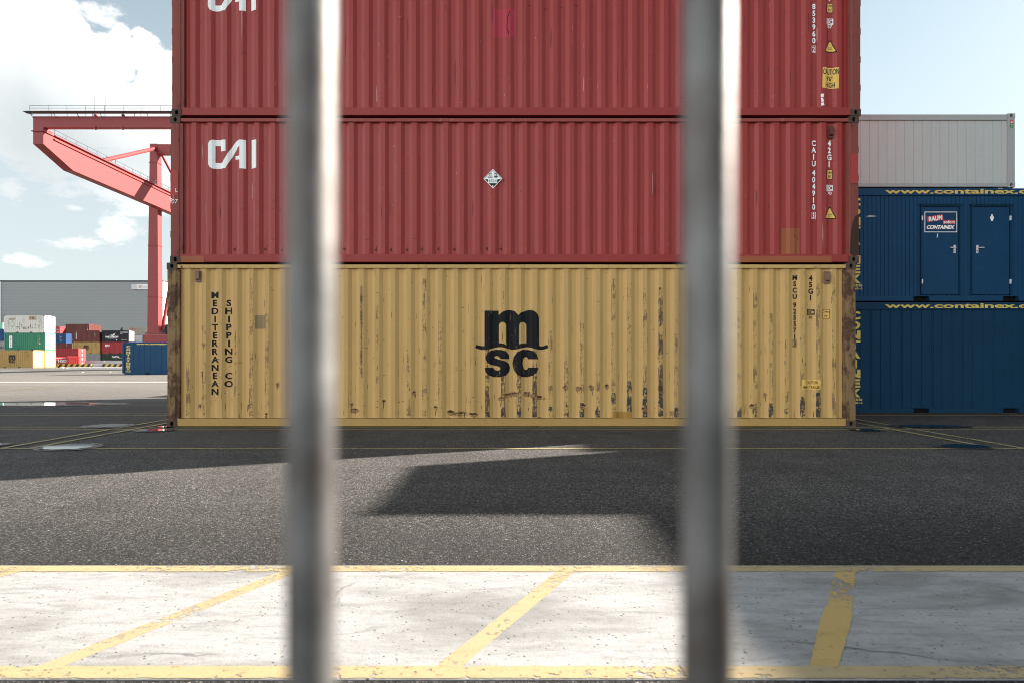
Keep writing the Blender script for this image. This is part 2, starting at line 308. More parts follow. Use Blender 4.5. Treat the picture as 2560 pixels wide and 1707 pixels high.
# lettering ---------------------------------------------------------------------------------------------
_gl = {}
def glyphs(text, bold=0.0):
    k = (text, bold)
    if k not in _gl:
        cu = bpy.data.curves.new('lettering_curve', 'FONT'); cu.body = text; cu.offset = bold; cu.resolution_u = 4
        o = bpy.data.objects.new('lettering_curve', cu); me = bpy.data.meshes.new_from_object(o)
        vs = [(v.co.x, v.co.y) for v in me.vertices]; fs = [tuple(p.vertices) for p in me.polygons]
        bpy.data.objects.remove(o); bpy.data.curves.remove(cu); bpy.data.meshes.remove(me); _gl[k] = (vs, fs)
    return _gl[k]
class Decal:
    """flat artwork in local (x, z) that is laid on a surface y(x)"""
    def __init__(s): s.v = []; s.f = []; s.mi = []; s.o = []
    def poly(s, outer, holes=(), m=0, off=0.0):
        loops = [[Vector((x, z, 0)) for x, z in outer]] + [[Vector((x, z, 0)) for x, z in h] for h in holes]
        tris = tessellate_polygon(loops); b = len(s.v)
        for l in loops: s.v += [(p.x, p.y) for p in l]; s.o += [off] * len(l)
        for q in tris: s.f.append(tuple(i + b for i in q)); s.mi.append(m)
    def rect(s, x0, x1, z0, z1, m=0, off=0.0): s.poly([(x0, z0), (x1, z0), (x1, z1), (x0, z1)], (), m, off)
    def frame(s, x0, x1, z0, z1, w, m=0, off=0.0):
        s.rect(x0, x1, z1 - w, z1, m, off); s.rect(x0, x1, z0, z0 + w, m, off); s.rect(x0, x0 + w, z0 + w, z1 - w, m, off); s.rect(x1 - w, x1, z0 + w, z1 - w, m, off)
    def text(s, txt, cx, z0, z1, w=None, bold=0.012, m=0, off=0.0, wf=1.0, skew=0.0, align='c', rot=0.0):
        vs, fs = glyphs(txt, bold)
        if not vs: return
        xa, xb = min(v[0] for v in vs), max(v[0] for v in vs); ya, yb = min(v[1] for v in vs), max(v[1] for v in vs)
        k = (z1 - z0) / (yb - ya); kx = (w / (xb - xa)) if w else k * wf; b = len(s.v); zc = (z0 + z1) / 2
        ox = -(xa + xb) / 2 if align == 'c' else (-xa if align == 'l' else -xb)
        for x, y in vs:
            X = (x + ox) * kx + (y - ya) * k * skew; Z = (y - ya) * k + z0 - zc
            s.v.append((cx + X * math.cos(rot) - Z * math.sin(rot), zc + X * math.sin(rot) + Z * math.cos(rot)))
        s.o += [off] * len(vs)
        for q in fs: s.f.append(tuple(i + b for i in q)); s.mi.append(m)
    def column(s, txt, cx, ztop, zbot, ratio=0.8, bold=0.012, m=0, off=0.0, wf=1.0, gap=0.55):
        n = sum(gap if ch == ' ' else 1 for ch in txt); pitch = (ztop - zbot) / (n - (1 - ratio)); z = ztop
        for ch in txt:
            if ch != ' ': s.text(ch, cx, z - pitch * ratio, z, None, bold, m, off, wf)
            z -= pitch * (gap if ch == ' ' else 1)
    def build(s, name, mats, parent, surf, breaks=(), prox=0.003):
        bm = bmesh.new(); vv = [bm.verts.new((x, o, z)) for (x, z), o in zip(s.v, s.o)]
        for f, mi in zip(s.f, s.mi):
            if len(set(f)) < 3: continue
            try: q = bm.faces.new([vv[i] for i in f]); q.material_index = mi
            except ValueError: pass
        if breaks and s.v:
            xa, xb = min(v[0] for v in s.v), max(v[0] for v in s.v)
            for x in breaks:
                if xa < x < xb: bmesh.ops.bisect_plane(bm, geom=bm.verts[:] + bm.edges[:] + bm.faces[:], plane_co=(x, 0, 0), plane_no=(1, 0, 0))
        for v in bm.verts: v.co.y = surf(v.co.x, v.co.z) - prox - v.co.y
        for f in bm.faces:
            f.normal_update()
            if f.normal.y > 0: f.normal_flip()
        me = bpy.data.meshes.new(name); bm.to_mesh(me); bm.free()
        for mt in ([mats] if isinstance(mats, str) else mats): me.materials.append(MATS[mt])
        o = bpy.data.objects.new(name, me); COL.objects.link(o); o.parent = parent; return o
    def flat(s, name, mats, parent, y): return s.build(name, mats, parent, lambda x, z: y)

def merge_into(parent, o, name='side_panel'):
    """surface wear becomes part of the panel mesh it lies on"""
    tgt = [c for c in COL.objects if c.parent == parent and c.name.split('.')[0] == name][0]; me = tgt.data; bm = bmesh.new(); bm.from_mesh(me); n0 = len(me.materials)
    for m_ in o.data.materials: me.materials.append(m_)
    b2 = bmesh.new(); b2.from_mesh(o.data); vm = [bm.verts.new(v.co) for v in b2.verts]; b2.verts.index_update()
    for f in b2.faces: q = bm.faces.new([vm[v.index] for v in f.verts]); q.material_index = f.material_index + n0
    bm.to_mesh(me); bm.free(); b2.free(); old = o.data; bpy.data.objects.remove(o); bpy.data.meshes.remove(old)

# ------------------------------------------------------------------ corrugated sheet
PER = 0.2795
def corr_breaks(x0, x1, ph=0.0, per=PER):
    out = []; k = math.floor((x0 - ph) / per) - 1
    while ph + k * per < x1 + per:
        c = ph + k * per
        out += [c - 0.135 * per, c + 0.135 * per, c + 0.37 * per, c + 0.63 * per]; k += 1
    return sorted(x for x in out if x0 < x < x1)
def corr_y(x, ph=0.0, d=0.036, per=PER):
    q = abs(((x - ph) / per + 0.5) % 1.0 - 0.5)
    return 0.0 if q < 0.135 else (d if q > 0.37 else d * (q - 0.135) / 0.235)
def dent(x, z, amt, seed):
    if not amt: return 0.0
    a = noise.noise(Vector((x * 1.1, z * 1.3, seed))) * amt
    b = noise.noise(Vector((x * 4.0, z * 5.0, seed + 9)))
    low = max(0.0, 1 - z / 1.1)
    return a + (b * amt * (0.5 + 1.6 * low))
def corr_sheet(mb, x0, x1, z0, z1, y0, ph, nz=1, amt=0.0, seed=0.0, d=0.036, per=PER, xf=None, m=0):
    xs = [x0] + corr_breaks(x0, x1, ph, per) + [x1]; vs = []; fs = []
    for k in range(nz + 1):
        z = z0 + (z1 - z0) * k / nz
        for x in xs:
            p = (x, y0 + corr_y(x, ph, d, per) + (dent(x, z, amt, seed) if 0 < k < nz else 0), z); vs.append(xf(p) if xf else p)
    n = len(xs)
    for k in range(nz):
        for i in range(n - 1): fs.append((k * n + i, k * n + i + 1, (k + 1) * n + i + 1, (k + 1) * n + i))
    mb.mesh(vs, fs, m)

def casting(parent, x0, x1, z0, z1, yf, yb, mat='casting_steel'):
    """corner casting with an oval aperture in its outward long face"""
    mb = MB(); n = 20; cx, cz = (x0 + x1) / 2, (z0 + z1) / 2; hx, hz = (x1 - x0) / 2, (z1 - z0) / 2
    angs = sorted(set([k * math.tau / n for k in range(n)] + [math.atan2(sz * hz, sx * hx) % math.tau for sx in (-1, 1) for sz in (-1, 1)]))
    outer = []; inner = []
    for a in angs:
        c, s_ = math.cos(a), math.sin(a); k = min(hx / abs(c) if abs(c) > 1e-6 else 9, hz / abs(s_) if abs(s_) > 1e-6 else 9)
        outer.append((cx + c * k, cz + s_ * k)); inner.append((cx + c * 0.030, cz + s_ * 0.042))
    N_ = len(angs); s = 1 if yb > yf else -1
    vs = [(x, yf, z) for x, z in outer] + [(x, yf, z) for x, z in inner] + [(x, yf + s * 0.06, z) for x, z in inner]
    fs = [(i, (i + 1) % N_, N_ + (i + 1) % N_, N_ + i) for i in range(N_)] + [(N_ + i, N_ + (i + 1) % N_, 2 * N_ + (i + 1) % N_, 2 * N_ + i) for i in range(N_)]
    mb.mesh(vs, fs); mb.mesh([(x, yf + s * 0.06, z) for x, z in inner], [tuple(range(N_))], 1)
    e = 0.004
    for q in ([(x0, yf, z0), (x0, yb, z0), (x0, yb, z1), (x0, yf, z1)], [(x1, yf, z0), (x1, yb, z0), (x1, yb, z1), (x1, yf, z1)],
              [(x0, yf, z0), (x1, yf, z0), (x1, yb, z0), (x0, yb, z0)], [(x0, yf, z1), (x1, yf, z1), (x1, yb, z1), (x0, yb, z1)], [(x0, yb, z0), (x1, yb, z0), (x1, yb, z1), (x0, yb, z1)]): mb.face(q)
    return mb.build('corner_casting', [mat, 'dark_opening'], parent)

WID = 2.438
PANEL_Y = 0.042
def door_end(parent, L, H, w, mats, x):
    """two door leaves with locking bars on the right-hand end"""
    zb, zt = 0.16, H - 0.12
    for a, b in ((0.09, w / 2 - 0.006), (w / 2 + 0.006, w - 0.09)):
        mb = MB(); mb.box(x - 0.05, x, a, b, zb, zt)
        for k in range(1, 4): mb.box(x, x + 0.02, a + 0.06, b - 0.06, zb + (zt - zb) * k / 4 - 0.10, zb + (zt - zb) * k / 4 + 0.10)
        o = mb.build('door', mats['panel'], parent)
        for q in (0.28, 0.72):
            y = a + (b - a) * q; bb = MB(); bb.tube((x + 0.055, y, zb - 0.02), (x + 0.055, y, zt + 0.02), 0.022, 6)
            for zz in (zb + 0.25, zb + 1.05, zt - 0.3): bb.box(x + 0.02, x + 0.08, y - 0.05, y + 0.05, zz, zz + 0.07)
            bb.box(x + 0.05, x + 0.075, y, y + 0.34 * (1 if q < 0.5 else -1), zb + 0.82, zb + 0.87)
            bb.build('locking_bar', mats['bar'], o)
def end_frame(parent, L, H, mats, sx, doors):
    mb = MB(); x = sx * L / 2
    mb.box(*sorted((x - sx * 0.012, x - sx * 0.13)), 0.178, WID - 0.178, 0.014, 0.15, 0); mb.build('end_rail', mats['rail'], parent); mb = MB(); mb.box(*sorted((x - sx * 0.012, x - sx * 0.10)), 0.178, WID - 0.178, H - 0.11, H - 0.014, 0)
    mb.build('end_rail', mats['rail'], parent)
    if doors: door_end(parent, L, H, WID, mats, x - 0.03)
    else:
        mb = MB(); corr_sheet(mb, 0.17, WID - 0.17, 0.15, H - 0.11, 0.04, 0.1, xf=lambda p: (x - sx * p[1], p[0], p[2])); mb.build('end_panel', mats['panel'], parent)

def hero_container(label, cx, y, z0, H, mats, ph, seed, patches=None, L=12.192, group='containers in the tall front stack'):
    t_ = empty('shipping_container', label, 'container', (cx, y, z0), group); hl = L / 2
    for sx in (-1, 1):
        for z in (0, H - 0.118):
            for yf, yb in ((0, 0.165), (WID, WID - 0.165)):
                casting(t_, *sorted((sx * hl, sx * (hl - 0.178))), z, z + 0.118, yf, yb)
        for yf, s in ((0, 1), (WID, -1)):
            mb = MB(); a = hl
            prof = [(sx * (a - 0.004), yf + s * 0.012), (sx * (a - 0.085), yf + s * 0.005), (sx * (a - 0.150), yf + s * 0.005), (sx * (a - 0.165), yf + s * 0.018), (sx * (a - 0.215), yf + s * 0.018),
                    (sx * (a - 0.215), yf + s * 0.07), (sx * (a - 0.06), yf + s * 0.11), (sx * (a - 0.004), yf + s * 0.15)]
            nzz = 9; zs = [0.118 + (H - 0.236) * k / nzz for k in range(nzz + 1)]; n = len(prof); vs = []
            for z in zs:
                for px_, py_ in prof: vs.append((px_ - sx * abs(noise.noise(Vector((z * 2.2, seed + sx, yf)))) * 0.006, py_ + noise.noise(Vector((z * 3, px_, seed))) * 0.004 * s + s * 0.003, z))
            mb.mesh(vs, [(k * n + i, k * n + (i + 1) % n, (k + 1) * n + (i + 1) % n, (k + 1) * n + i) for k in range(nzz) for i in range(n)])
            mb.build('corner_post', mats['post'], t_)
            # lashing rungs on the outer edge of the post
            if yf == 0:
                for zz in (0.45, 0.95, 1.45, 1.95):
                    rb = MB(); rb.box(*sorted((sx * (hl - 0.004), sx * (hl + 0.010))), 0.03, 0.06, zz, zz + 0.11); rb.build('lashing_ring', 'casting_steel', t_)
    for yf, s in ((0.010, 1), (WID - 0.010, -1)):
        mb = MB(); mb.box(-hl + 0.178, hl - 0.178, *sorted((yf, yf + s * 0.05)), 0.014, 0.150, 0, 0.006)
        mb.box(-hl + 0.178, hl - 0.178, *sorted((yf + s * 0.05, yf + s * 0.11)), 0.014, 0.03)
        mb.build('bottom_rail', mats['rail'], t_)
        mb = MB(); n = 24; vs = []      # the top rail sags and bulges a little
        for k in range(n + 1):
            x = -hl + 0.178 + (L - 0.356) * k / n; dz = noise.noise(Vector((x * 0.7, seed, 4))) * 0.006; dy = noise.noise(Vector((x * 0.9, seed, 7))) * 0.004
            for yy, zz in ((0.002, -0.092), (0.002, -0.036), (0.010, -0.030), (0.075, -0.030), (0.075, -0.092)): vs.append((x, yf + s * yy + dy, H + zz + dz))
        mb.mesh(vs, [(k * 5 + i, k * 5 + (i + 1) % 5, k * 5 + 5 + (i + 1) % 5, k * 5 + 5 + i) for k in range(n) for i in range(5)])
        mb.build('top_rail', mats['top_rail'], t_)
        mb = MB()
        if s == 1: corr_sheet(mb, -hl + 0.19, hl - 0.19, 0.156, H - 0.088, PANEL_Y, ph, 22, mats.get('dent', 0.004), seed)
        else: corr_sheet(mb, -hl + 0.19, hl - 0.19, 0.156, H - 0.088, PANEL_Y, ph, 1, xf=lambda p: (p[0], WID - p[1], p[2]))
        mb.build('side_panel', mats['panel'], t_, fix=False)
    end_frame(t_, L, H, mats, -1, False); end_frame(t_, L, H, mats, 1, True)
    mb = MB(); mb.box(-hl + 0.1, hl - 0.1, 0.09, WID - 0.09, H - 0.05, H - 0.028); mb.build('roof_panel', mats['top_rail'], t_)
    mb = MB(); mb.box(-hl + 0.13, hl - 0.13, 0.12, WID - 0.12, 0.05, 0.15); mb.build('underframe', 'dark_steel', t_)
    return t_

def vent(parent, x0, x1, z0, z1, y):
    mb = MB(); mb.box(x0, x1, y - 0.012, y + 0.02, z0, z1); h = z1 - z0; w = x1 - x0
    mb.prism([(y - 0.055, z0 + h * .24), (y - 0.06, z0 + h * .85), (y - 0.01, z1 - h * .08), (y - 0.01, z0 + h * .16)], x0 + w * .16, x1 - w * .16, 'x')
    return mb

# ------------------------------------------------------------------ ground, markings, puddles
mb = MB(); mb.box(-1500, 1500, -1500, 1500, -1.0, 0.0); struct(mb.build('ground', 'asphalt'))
mb = MB(); mb.box(-14, 14, 2.528, 3.93, -0.05, 0.004); struct(mb.build('concrete_apron', 'concrete'))
def sheet(mb, pts, z=0.008, m=0): mb.face([(x, y, z) for x, y in pts], m)
def ragged(mb, p0, p1, w, z, step=0.03, amp=0.006, seed=0.0, grow=None):
    """a hand-painted line with an uneven edge"""
    p0, p1 = Vector((*p0, 0)), Vector((*p1, 0)); d = p1 - p0; L = d.length; d.normalize(); nrm = Vector((-d.y, d.x, 0)); n = max(2, int(L / step)); vs = []
    for k in range(n + 1):
        c = p0 + d * (L * k / n); g = grow(k / n) if grow else 0
        for s in (-1, 1):
            q = c + nrm * s * (w / 2 + g + amp * noise.noise(Vector((k * 0.45, s * 7, seed))) + amp * 0.6 * noise.noise(Vector((k * 1.7, s * 3, seed)))); vs.append((q.x, q.y, z))
    mb.mesh(vs, [(2 * k, 2 * k + 1, 2 * k + 3, 2 * k + 2) for k in range(n)])
mb = MB(); ragged(mb, (-9, 3.865), (9, 3.865), 0.105, 0.0062, seed=1); ragged(mb, (-9, 2.585), (9, 2.585), 0.10, 0.0062, seed=2); struct(mb.build('edge_line', 'yellow_road_paint', fix=False))
for k, (xt, xb, mt) in enumerate(((-2.745, -3.41, 'pale_road_paint'), (-1.195, -1.84, 'pale_road_paint'), (0.35, -0.303, 'pale_road_paint'), (3.4, 2.75, 'yellow_road_paint'))):
    mb = MB(); k_ = (xb - xt) / -1.17; ragged(mb, (xt - k_ * 0.05, 3.86), (xb + k_ * 0.06, 2.58), 0.093, 0.0052, seed=k + 3); struct(mb.build('hatch_stripe', mt, fix=False))
mb = MB(); ragged(mb, (1.889, 3.86), (1.52, 3.18), 0.105, 0.0052, 0.02, 0.012, 11); struct(mb.build('hatch_stripe', 'worn_road_paint', fix=False))
mb = MB(); ragged(mb, (1.545, 3.23), (1.175, 2.585), 0.112, 0.0057, 0.012, 0.008, 12, lambda u: 0.006 * math.sin(u * 4 + 1)); struct(mb.build('hatch_stripe', 'thick_road_paint', fix=False))
mb = MB()
for y in (9.10, 11.66, 12.02, 14.56, 15.02, 17.6, 18.0): ragged(mb, (-42, y), (40, y), 0.085, 0.006, 0.25, 0.012, y)
struct(mb.build('bay_line', 'bay_line_paint', fix=False))
mb = MB()
for x in (-6.82, -6.44, 6.46, 6.84, -19.6, -20.0): ragged(mb, (x, 9.15), (x, 30), 0.085, 0.010, 0.2, 0.012, x)
struct(mb.build('bay_divider_line', 'bay_line_paint', fix=False))
mb = MB(); ragged(mb, (-70, 36.7), (30, 36.7), 0.75, 0.006, 0.5, 0.03, 3); struct(mb.build('white_yard_line', 'white_road_paint', fix=False))
def gpt(px, py): Y = H_EYE * F / (py - 899); return ((px - 1280) * Y / F, Y)
def puddle(px0, px1, py0, py1, seed):
    a, b = gpt(px0, (py0 + py1) / 2), gpt(px1, (py0 + py1) / 2); y1 = gpt(0, py0)[1]; y0 = gpt(0, py1)[1]
    cx, cy, rx, ry = (a[0] + b[0]) / 2, (y0 + y1) / 2, (b[0] - a[0]) / 2, (y1 - y0) / 2
    for nm, k, z, mt in (('wet_patch', 1.35, 0.012, 'wet_asphalt'), ('puddle', 1.0, 0.016, 'puddle_water')):
        n = 90; pts = []
        for i in range(n):
            th = i * math.tau / n; r = k * (1 + 0.20 * noise.noise(Vector((math.cos(th) * 1.3, math.sin(th) * 1.3, seed))) + 0.13 * noise.noise(Vector((math.cos(th) * 5, math.sin(th) * 5, seed + 4))))
            pts.append((cx + rx * r * math.cos(th), cy + ry * r * math.sin(th)))
        m_ = MB(); sheet(m_, pts, z); o = struct(m_.build(nm, mt, fix=False))
for k, p in enumerate([(112, 232, 1112, 1125), (-120, 262, 1006.5, 1014), (222, 318, 1061, 1069), (346, 420, 1073, 1079), (-22, 12, 1109, 1117), (395, 428, 1066, 1069), (2355, 2470, 1112, 1121), (2240, 2400, 1063, 1069), (2135, 2200, 1073, 1078)]): puddle(*p, k * 3.1)

# ------------------------------------------------------------------ the tall front stack
DF = 12.07
S_ = F / DF                                         # pixels per metre on its front plane
def loc_fn(cx, z0, s=S_):                           # display pixel (2352 wide view) -> local x, z on a front plane
    return (lambda p: (p / 0.91875 - 1280) / s - cx), (lambda p: H_EYE + (899 - p / 0.91875) / s - z0)
red = dict(panel='red_paint', post='red_post', rail='red_rail', top_rail='red_top_rail', bar='red_rail', dent=0.0022)
yel = dict(panel='yellow_paint', post='yellow_post', rail='yellow_rail', top_rail='yellow_top_rail', bar='casting_steel', dent=0.003)
Z1, Z2 = 2.899, 2.899 + 2.594
def ph_at(px_full, cx): return (px_full - 1280) / S_ - cx
def surf_for(H, ph, seed, amt):
    z0, z1, nz = 0.156, H - 0.088, 22
    def f(x, z):
        u = min(max((z - z0) / (z1 - z0) * nz, 0), nz - 1e-6); k = int(u); w = u - k
        def g(kk): return dent(x, z0 + (z1 - z0) * kk / nz, amt, seed) if 0 < kk < nz else 0
        return PANEL_Y + corr_y(x, ph) + g(k) * (1 - w) + g(k + 1) * w
    return f

# ---- yellow
cx = -0.01; PH_Y = ph_at(1218.3, cx); cy_ = hero_container('weathered yellow container with a large black emblem, standing on the asphalt under two red ones', cx, DF, 0.0, 2.896, yel, PH_Y, 3.0)
X, Z = loc_fn(cx, 0.0); BR = corr_breaks(-5.9, 5.9, PH_Y); SF = surf_for(2.896, PH_Y, 3.0, 0.003)
def Zc(v): return 740 + v / 4.48
LX = lambda u: ((1100 + u / 4.48) - 1280) / S_ - cx
LZ = lambda v: H_EYE + (899 - (740 + v / 4.48)) / S_
def arc(cx_, cz_, rx, rz, a0, a1, n=10): return [(cx_ + rx * math.cos(R(a0 + (a1 - a0) * k / n)), cz_ - rz * math.sin(R(a0 + (a1 - a0) * k / n))) for k in range(n + 1)]
M_OUT = ([(497, 163), (655, 163), (655, 213)] + arc(775, 235, 112, 78, 150, 55, 7) + [(852, 185), (878, 215), (905, 185)] + arc(1003, 250, 107, 93, 125, 0, 9) +
         [(1110, 556), (1135, 560), (1165, 557), (1203, 541), (1217, 576), (1180, 592), (1140, 600), (1100, 598), (1060, 588), (1020, 576), (980, 570), (935, 574), (900, 584), (860, 595), (815, 600), (775, 592), (735, 578),
          (695, 570), (650, 570), (605, 578), (560, 592), (520, 600), (480, 601), (440, 595), (390, 577), (407, 542), (440, 553), (470, 557), (497, 557)])
M_H1 = [(658, 525)] + arc(700, 332, 42, 42, 180, 0, 10) + [(742, 548), (715, 532), (690, 526)]
M_H2 = [(885, 545)] + arc(927, 332, 41, 42, 180, 0, 10) + [(968, 528), (935, 527), (905, 534)]
S_OUT = [(778, 703), (772, 655), (738, 615), (685, 599), (625, 598), (568, 610), (528, 642), (510, 685), (520, 735), (560, 765), (640, 782), (668, 795), (678, 812), (665, 827), (640, 833), (610, 823), (595, 799), (500, 799), (507, 842), (542, 885),
         (600, 905), (680, 905), (740, 885), (775, 842), (783, 800), (770, 755), (730, 725), (650, 705), (615, 695), (607, 684), (615, 672), (638, 667), (662, 680), (676, 703)]
C_OUT = [(1103, 705), (1087, 650), (1045, 612), (985, 598), (920, 600), (865, 625), (826, 680), (811, 750), (826, 825), (866, 880), (920, 903), (985, 905), (1045, 887), (1087, 850), (1103, 798), (988, 798), (982, 815), (965, 824), (945, 818), (930, 790),
         (925, 745), (930, 705), (945, 685), (965, 679), (982, 688), (988, 705)]
def logo_polys(fx, fz): q = lambda L: [(fx(u), fz(v)) for u, v in L]; return [(q(M_OUT), [q(M_H1), q(M_H2)]), (q(S_OUT), []), (q(C_OUT), [])]
d = Decal()
for o_, h_ in logo_polys(LX, LZ): d.poly(o_, h_)
d.build('emblem', 'black_lettering', cy_, SF, BR)
d = Decal(); d.column('MEDITERRANEAN', X(490.5), Z(670), Z(907), 0.82, 0.036, wf=1.28); d.build('company_lettering', 'black_lettering', cy_, SF, BR)
d = Decal(); d.column('SHIPPING CO', X(522), Z(688), Z(889), 0.82, 0.036, wf=1.28, gap=1.0); d.build('company_lettering', 'black_lettering', cy_, SF, BR)
d = Decal(); d.column('MSCU 925571', X(1829.5), Z(631), Z(779), 0.82, 0.035, wf=0.92, gap=0.35); d.text('3', X(1829), Z(795), Z(782), None, 0.02, 0, 0, 0.85); d.frame(X(1824.5), X(1834), Z(797), Z(780), 0.005)
d.build('serial_number', 'black_lettering', cy_, SF, BR)
d = Decal(); d.column('45G1', X(1866), Z(632), Z(690), 0.84, 0.035, wf=0.95)
d.frame(X(1858), X(1874), Z(724), Z(710), 0.011); d.rect(X(1863.5), X(1864.6), Z(724), Z(710)); d.text('C', X(1869), Z(721.5), Z(712.5), None, 0.02); d.rect(X(1860), X(1861.5), Z(722), Z(712)); d.text('81', X(1865.5), Z(732), Z(725.5), None, 0.02, 0, 0, 1.1); d.build('type_marking', 'black_lettering', cy_, SF, BR)
def placard(parent, X, Z, x0, x1, y0, y1, l1, l2, SF, BR, k=1.0):
    d = Decal(); xa, xb, za, zb = X(x0), X(x1), Z(y1), Z(y0); h = zb - za; w = xb - xa; c = w * 0.14
    rr = lambda e, c: [(xa + e + c, za + e), (xb - e - c, za + e), (xb - e, za + e + c), (xb - e, zb - e - c), (xb - e - c, zb - e), (xa + e + c, zb - e), (xa + e, zb - e - c), (xa + e, za + e + c)]
    d.poly(rr(0, c), (), 1, 0.0); d.poly(rr(0.009, c * .8), (), 0, 0.002)
    d.text(l1, (xa + xb) / 2, za + h * .58, za + h * .86, w * .78, 0.02, 1, 0.004); d.text(l2, (xa + xb) / 2, za + h * .16, za + h * .44, w * .58, 0.02, 1, 0.004)
    return d.build('height_placard', ['yellow_placard', 'placard_black'], parent, SF, BR, 0.004)
placard(cy_, X, Z, 1893.5, 1909.5, 710, 733, '2.9m', '9\'6"', SF, BR)
d = Decal(); d.rect(X(1843.5), X(1888), Z(894), Z(872)); d.text('CAUTION', X(1868), Z(882), Z(874.5), X(1880) - X(1856), 0.015, 1, 0.002); d.text('HIGH TRAILER', X(1866), Z(892), Z(885), X(1886) - X(1847), 0.015, 1, 0.002)
d.build('caution_sticker', ['yellow_placard', 'placard_black'], cy_, SF, BR, 0.004)
d = Decal(); d.rect(X(583), X(608), Z(755), Z(724)); d.build('paint_patch', 'grey_tan_patch', cy_, SF, BR)
d = Decal(); d.rect(X(1408), X(1452), Z(961), Z(945)); d.build('paint_patch', 'dark_yellow_patch', cy_, SF, BR)
for x0, x1, y0, y1 in ((446.5, 459.5, 621, 647), (1895.5, 1908.5, 623, 650)): vent(cy_, X(x0), X(x1), Z(y1), Z(y0), PANEL_Y).build('vent', 'vent_brown', cy_)
# scraped ribs: bare rusty steel and dark green rubbing on the outer flats
def strip_mat(name, c1, c2, cut, sx=(40, 40, 3)):
    m, t = new_mat(name); P = t.n('TexCoord').outputs['Object']
    a = t.noise(P, 1, 7, 0.75, sx); b = t.noise(P, 22, 6, 0.7); e = t.noise(P, 1.5, 3, 0.6, (1, 1, 2.5))
    al = t.ss(t.m('ADD', t.m('MULTIPLY', a, 0.5), t.m('MULTIPLY', t.m('ADD', b, e), 0.3)), cut, cut + 0.05)
    finish(t, t.mix(t.ss(b, 0.35, 0.65), c1, c2), 0.75, 0, a, 0.3, 0.005, al, spec=0.25)
strip_mat('bare_rust', (0.06, 0.028, 0.018), (0.17, 0.11, 0.075), 0.515)
strip_mat('faint_rust', (0.16, 0.085, 0.045), (0.31, 0.20, 0.11), 0.565)
strip_mat('rust_halo', (0.20, 0.095, 0.045), (0.34, 0.20, 0.09), 0.50)
strip_mat('rubber_scuff', (0.018, 0.024, 0.022), (0.065, 0.072, 0.064), 0.515, (14, 14, 9))
d = Decal()
def rib_strip(k, y0, y1, mt, wide=0.040, dx=0.0, jag=0.010):
    xc = PH_Y + k * PER + dx; n = max(3, int((y1 - y0) / 8)); pl = []; pr = []
    for i in range(n + 1):
        z = Z(y0 + (y1 - y0) * i / n); tp = min(1.0, i * 0.25 + 0.7)
        pl.append((xc - wide * tp + jag * noise.noise(Vector((k, i * 0.8, 1))), z)); pr.append((xc + wide * tp + jag * noise.noise(Vector((k, i * 0.8, 5))), z))
    d.poly(pl + pr[::-1], (), mt)
for k, y0 in ((0, 800), (1, 830), (2, 856), (3, 800)): rib_strip(k, y0, 958, 0)
rib_strip(11, 660, 955, 0); rib_strip(10, 672, 950, 1, 0.036); rib_strip(-8, 655, 866, 0, 0.018); rib_strip(-7, 700, 880, 1, 0.022); rib_strip(-12, 690, 900, 1, 0.02); rib_strip(-16, 760, 910, 1, 0.016)
for k, y0 in ((4, 760), (5, 800), (6, 720), (7, 850), (8, 640), (9, 640), (12, 630), (15, 700), (16, 690), (17, 660), (18, 720), (19, 780), (20, 700), (21, 650), (22, 640), (-3, 700), (-4, 640), (-5, 780), (-10, 800), (-14, 720), (-15, 640), (-18, 740), (-19, 830)): rib_strip(k, y0, 955, 1, 0.036)
for k, y0 in ((-1, 950), (0, 945), (1, 928), (2, 944), (3, 945), (4, 934), (5, 922), (6, 925), (7, 920), (8, 902), (9, 875), (10, 890), (11, 885), (12, 936), (15, 938), (16, 935), (17, 936), (18, 925), (19, 928), (20, 910), (21, 890)): rib_strip(k, y0, 958, 2, 0.042)
merge_into(cy_, d.build('rubbed_rib', ['bare_rust', 'faint_rust', 'rubber_scuff'], cy_, SF, BR, 0.0018))
# torn rusty dents along the foot of the panel and small scattered chips
d = Decal(); rr_ = random.Random(5)
def chip(x, z, w, h, mt=0):
    n = 9; d.poly([(x + w * math.cos(i * math.tau / n) * (0.55 + 0.75 * rr_.random()), z + h * math.sin(i * math.tau / n) * (0.45 + 0.8 * rr_.random())) for i in range(n)], (), mt)
for px, py, w in ((1055, 948, 30), (1085, 950, 22), (1035, 945, 16), (1163, 906, 26), (1180, 903, 20), (1150, 914, 12), (1240, 911, 22), (1210, 902, 18), (1225, 905, 12), (1360, 888, 12), (1395, 885, 10), (1330, 890, 10), (1298, 887, 9), (1240, 960, 14), (1266, 972, 26), (1246, 974, 18), (812, 940, 16), (806, 928, 8),
                  (636, 882, 9), (568, 930, 7), (610, 950, 8), (462, 855, 6), (455, 930, 9), (700, 900, 8), (880, 920, 8), (950, 900, 9), (1000, 935, 10), (1340, 930, 12), (1480, 938, 10), (1545, 946, 10), (1730, 930, 9), (1760, 905, 8)):
    chip(X(px), Z(py) - 0.02, w / 0.91875 / S_ * 0.62, 0.05, 2); chip(X(px), Z(py), w / 0.91875 / S_ * 0.5, 0.012 + 0.012 * rr_.random())
    for q in range(2): chip(X(px + rr_.uniform(-.4, .4) * w), Z(py + rr_.uniform(3, 16)), 0.005, 0.05 * rr_.random() + 0.02, 0)
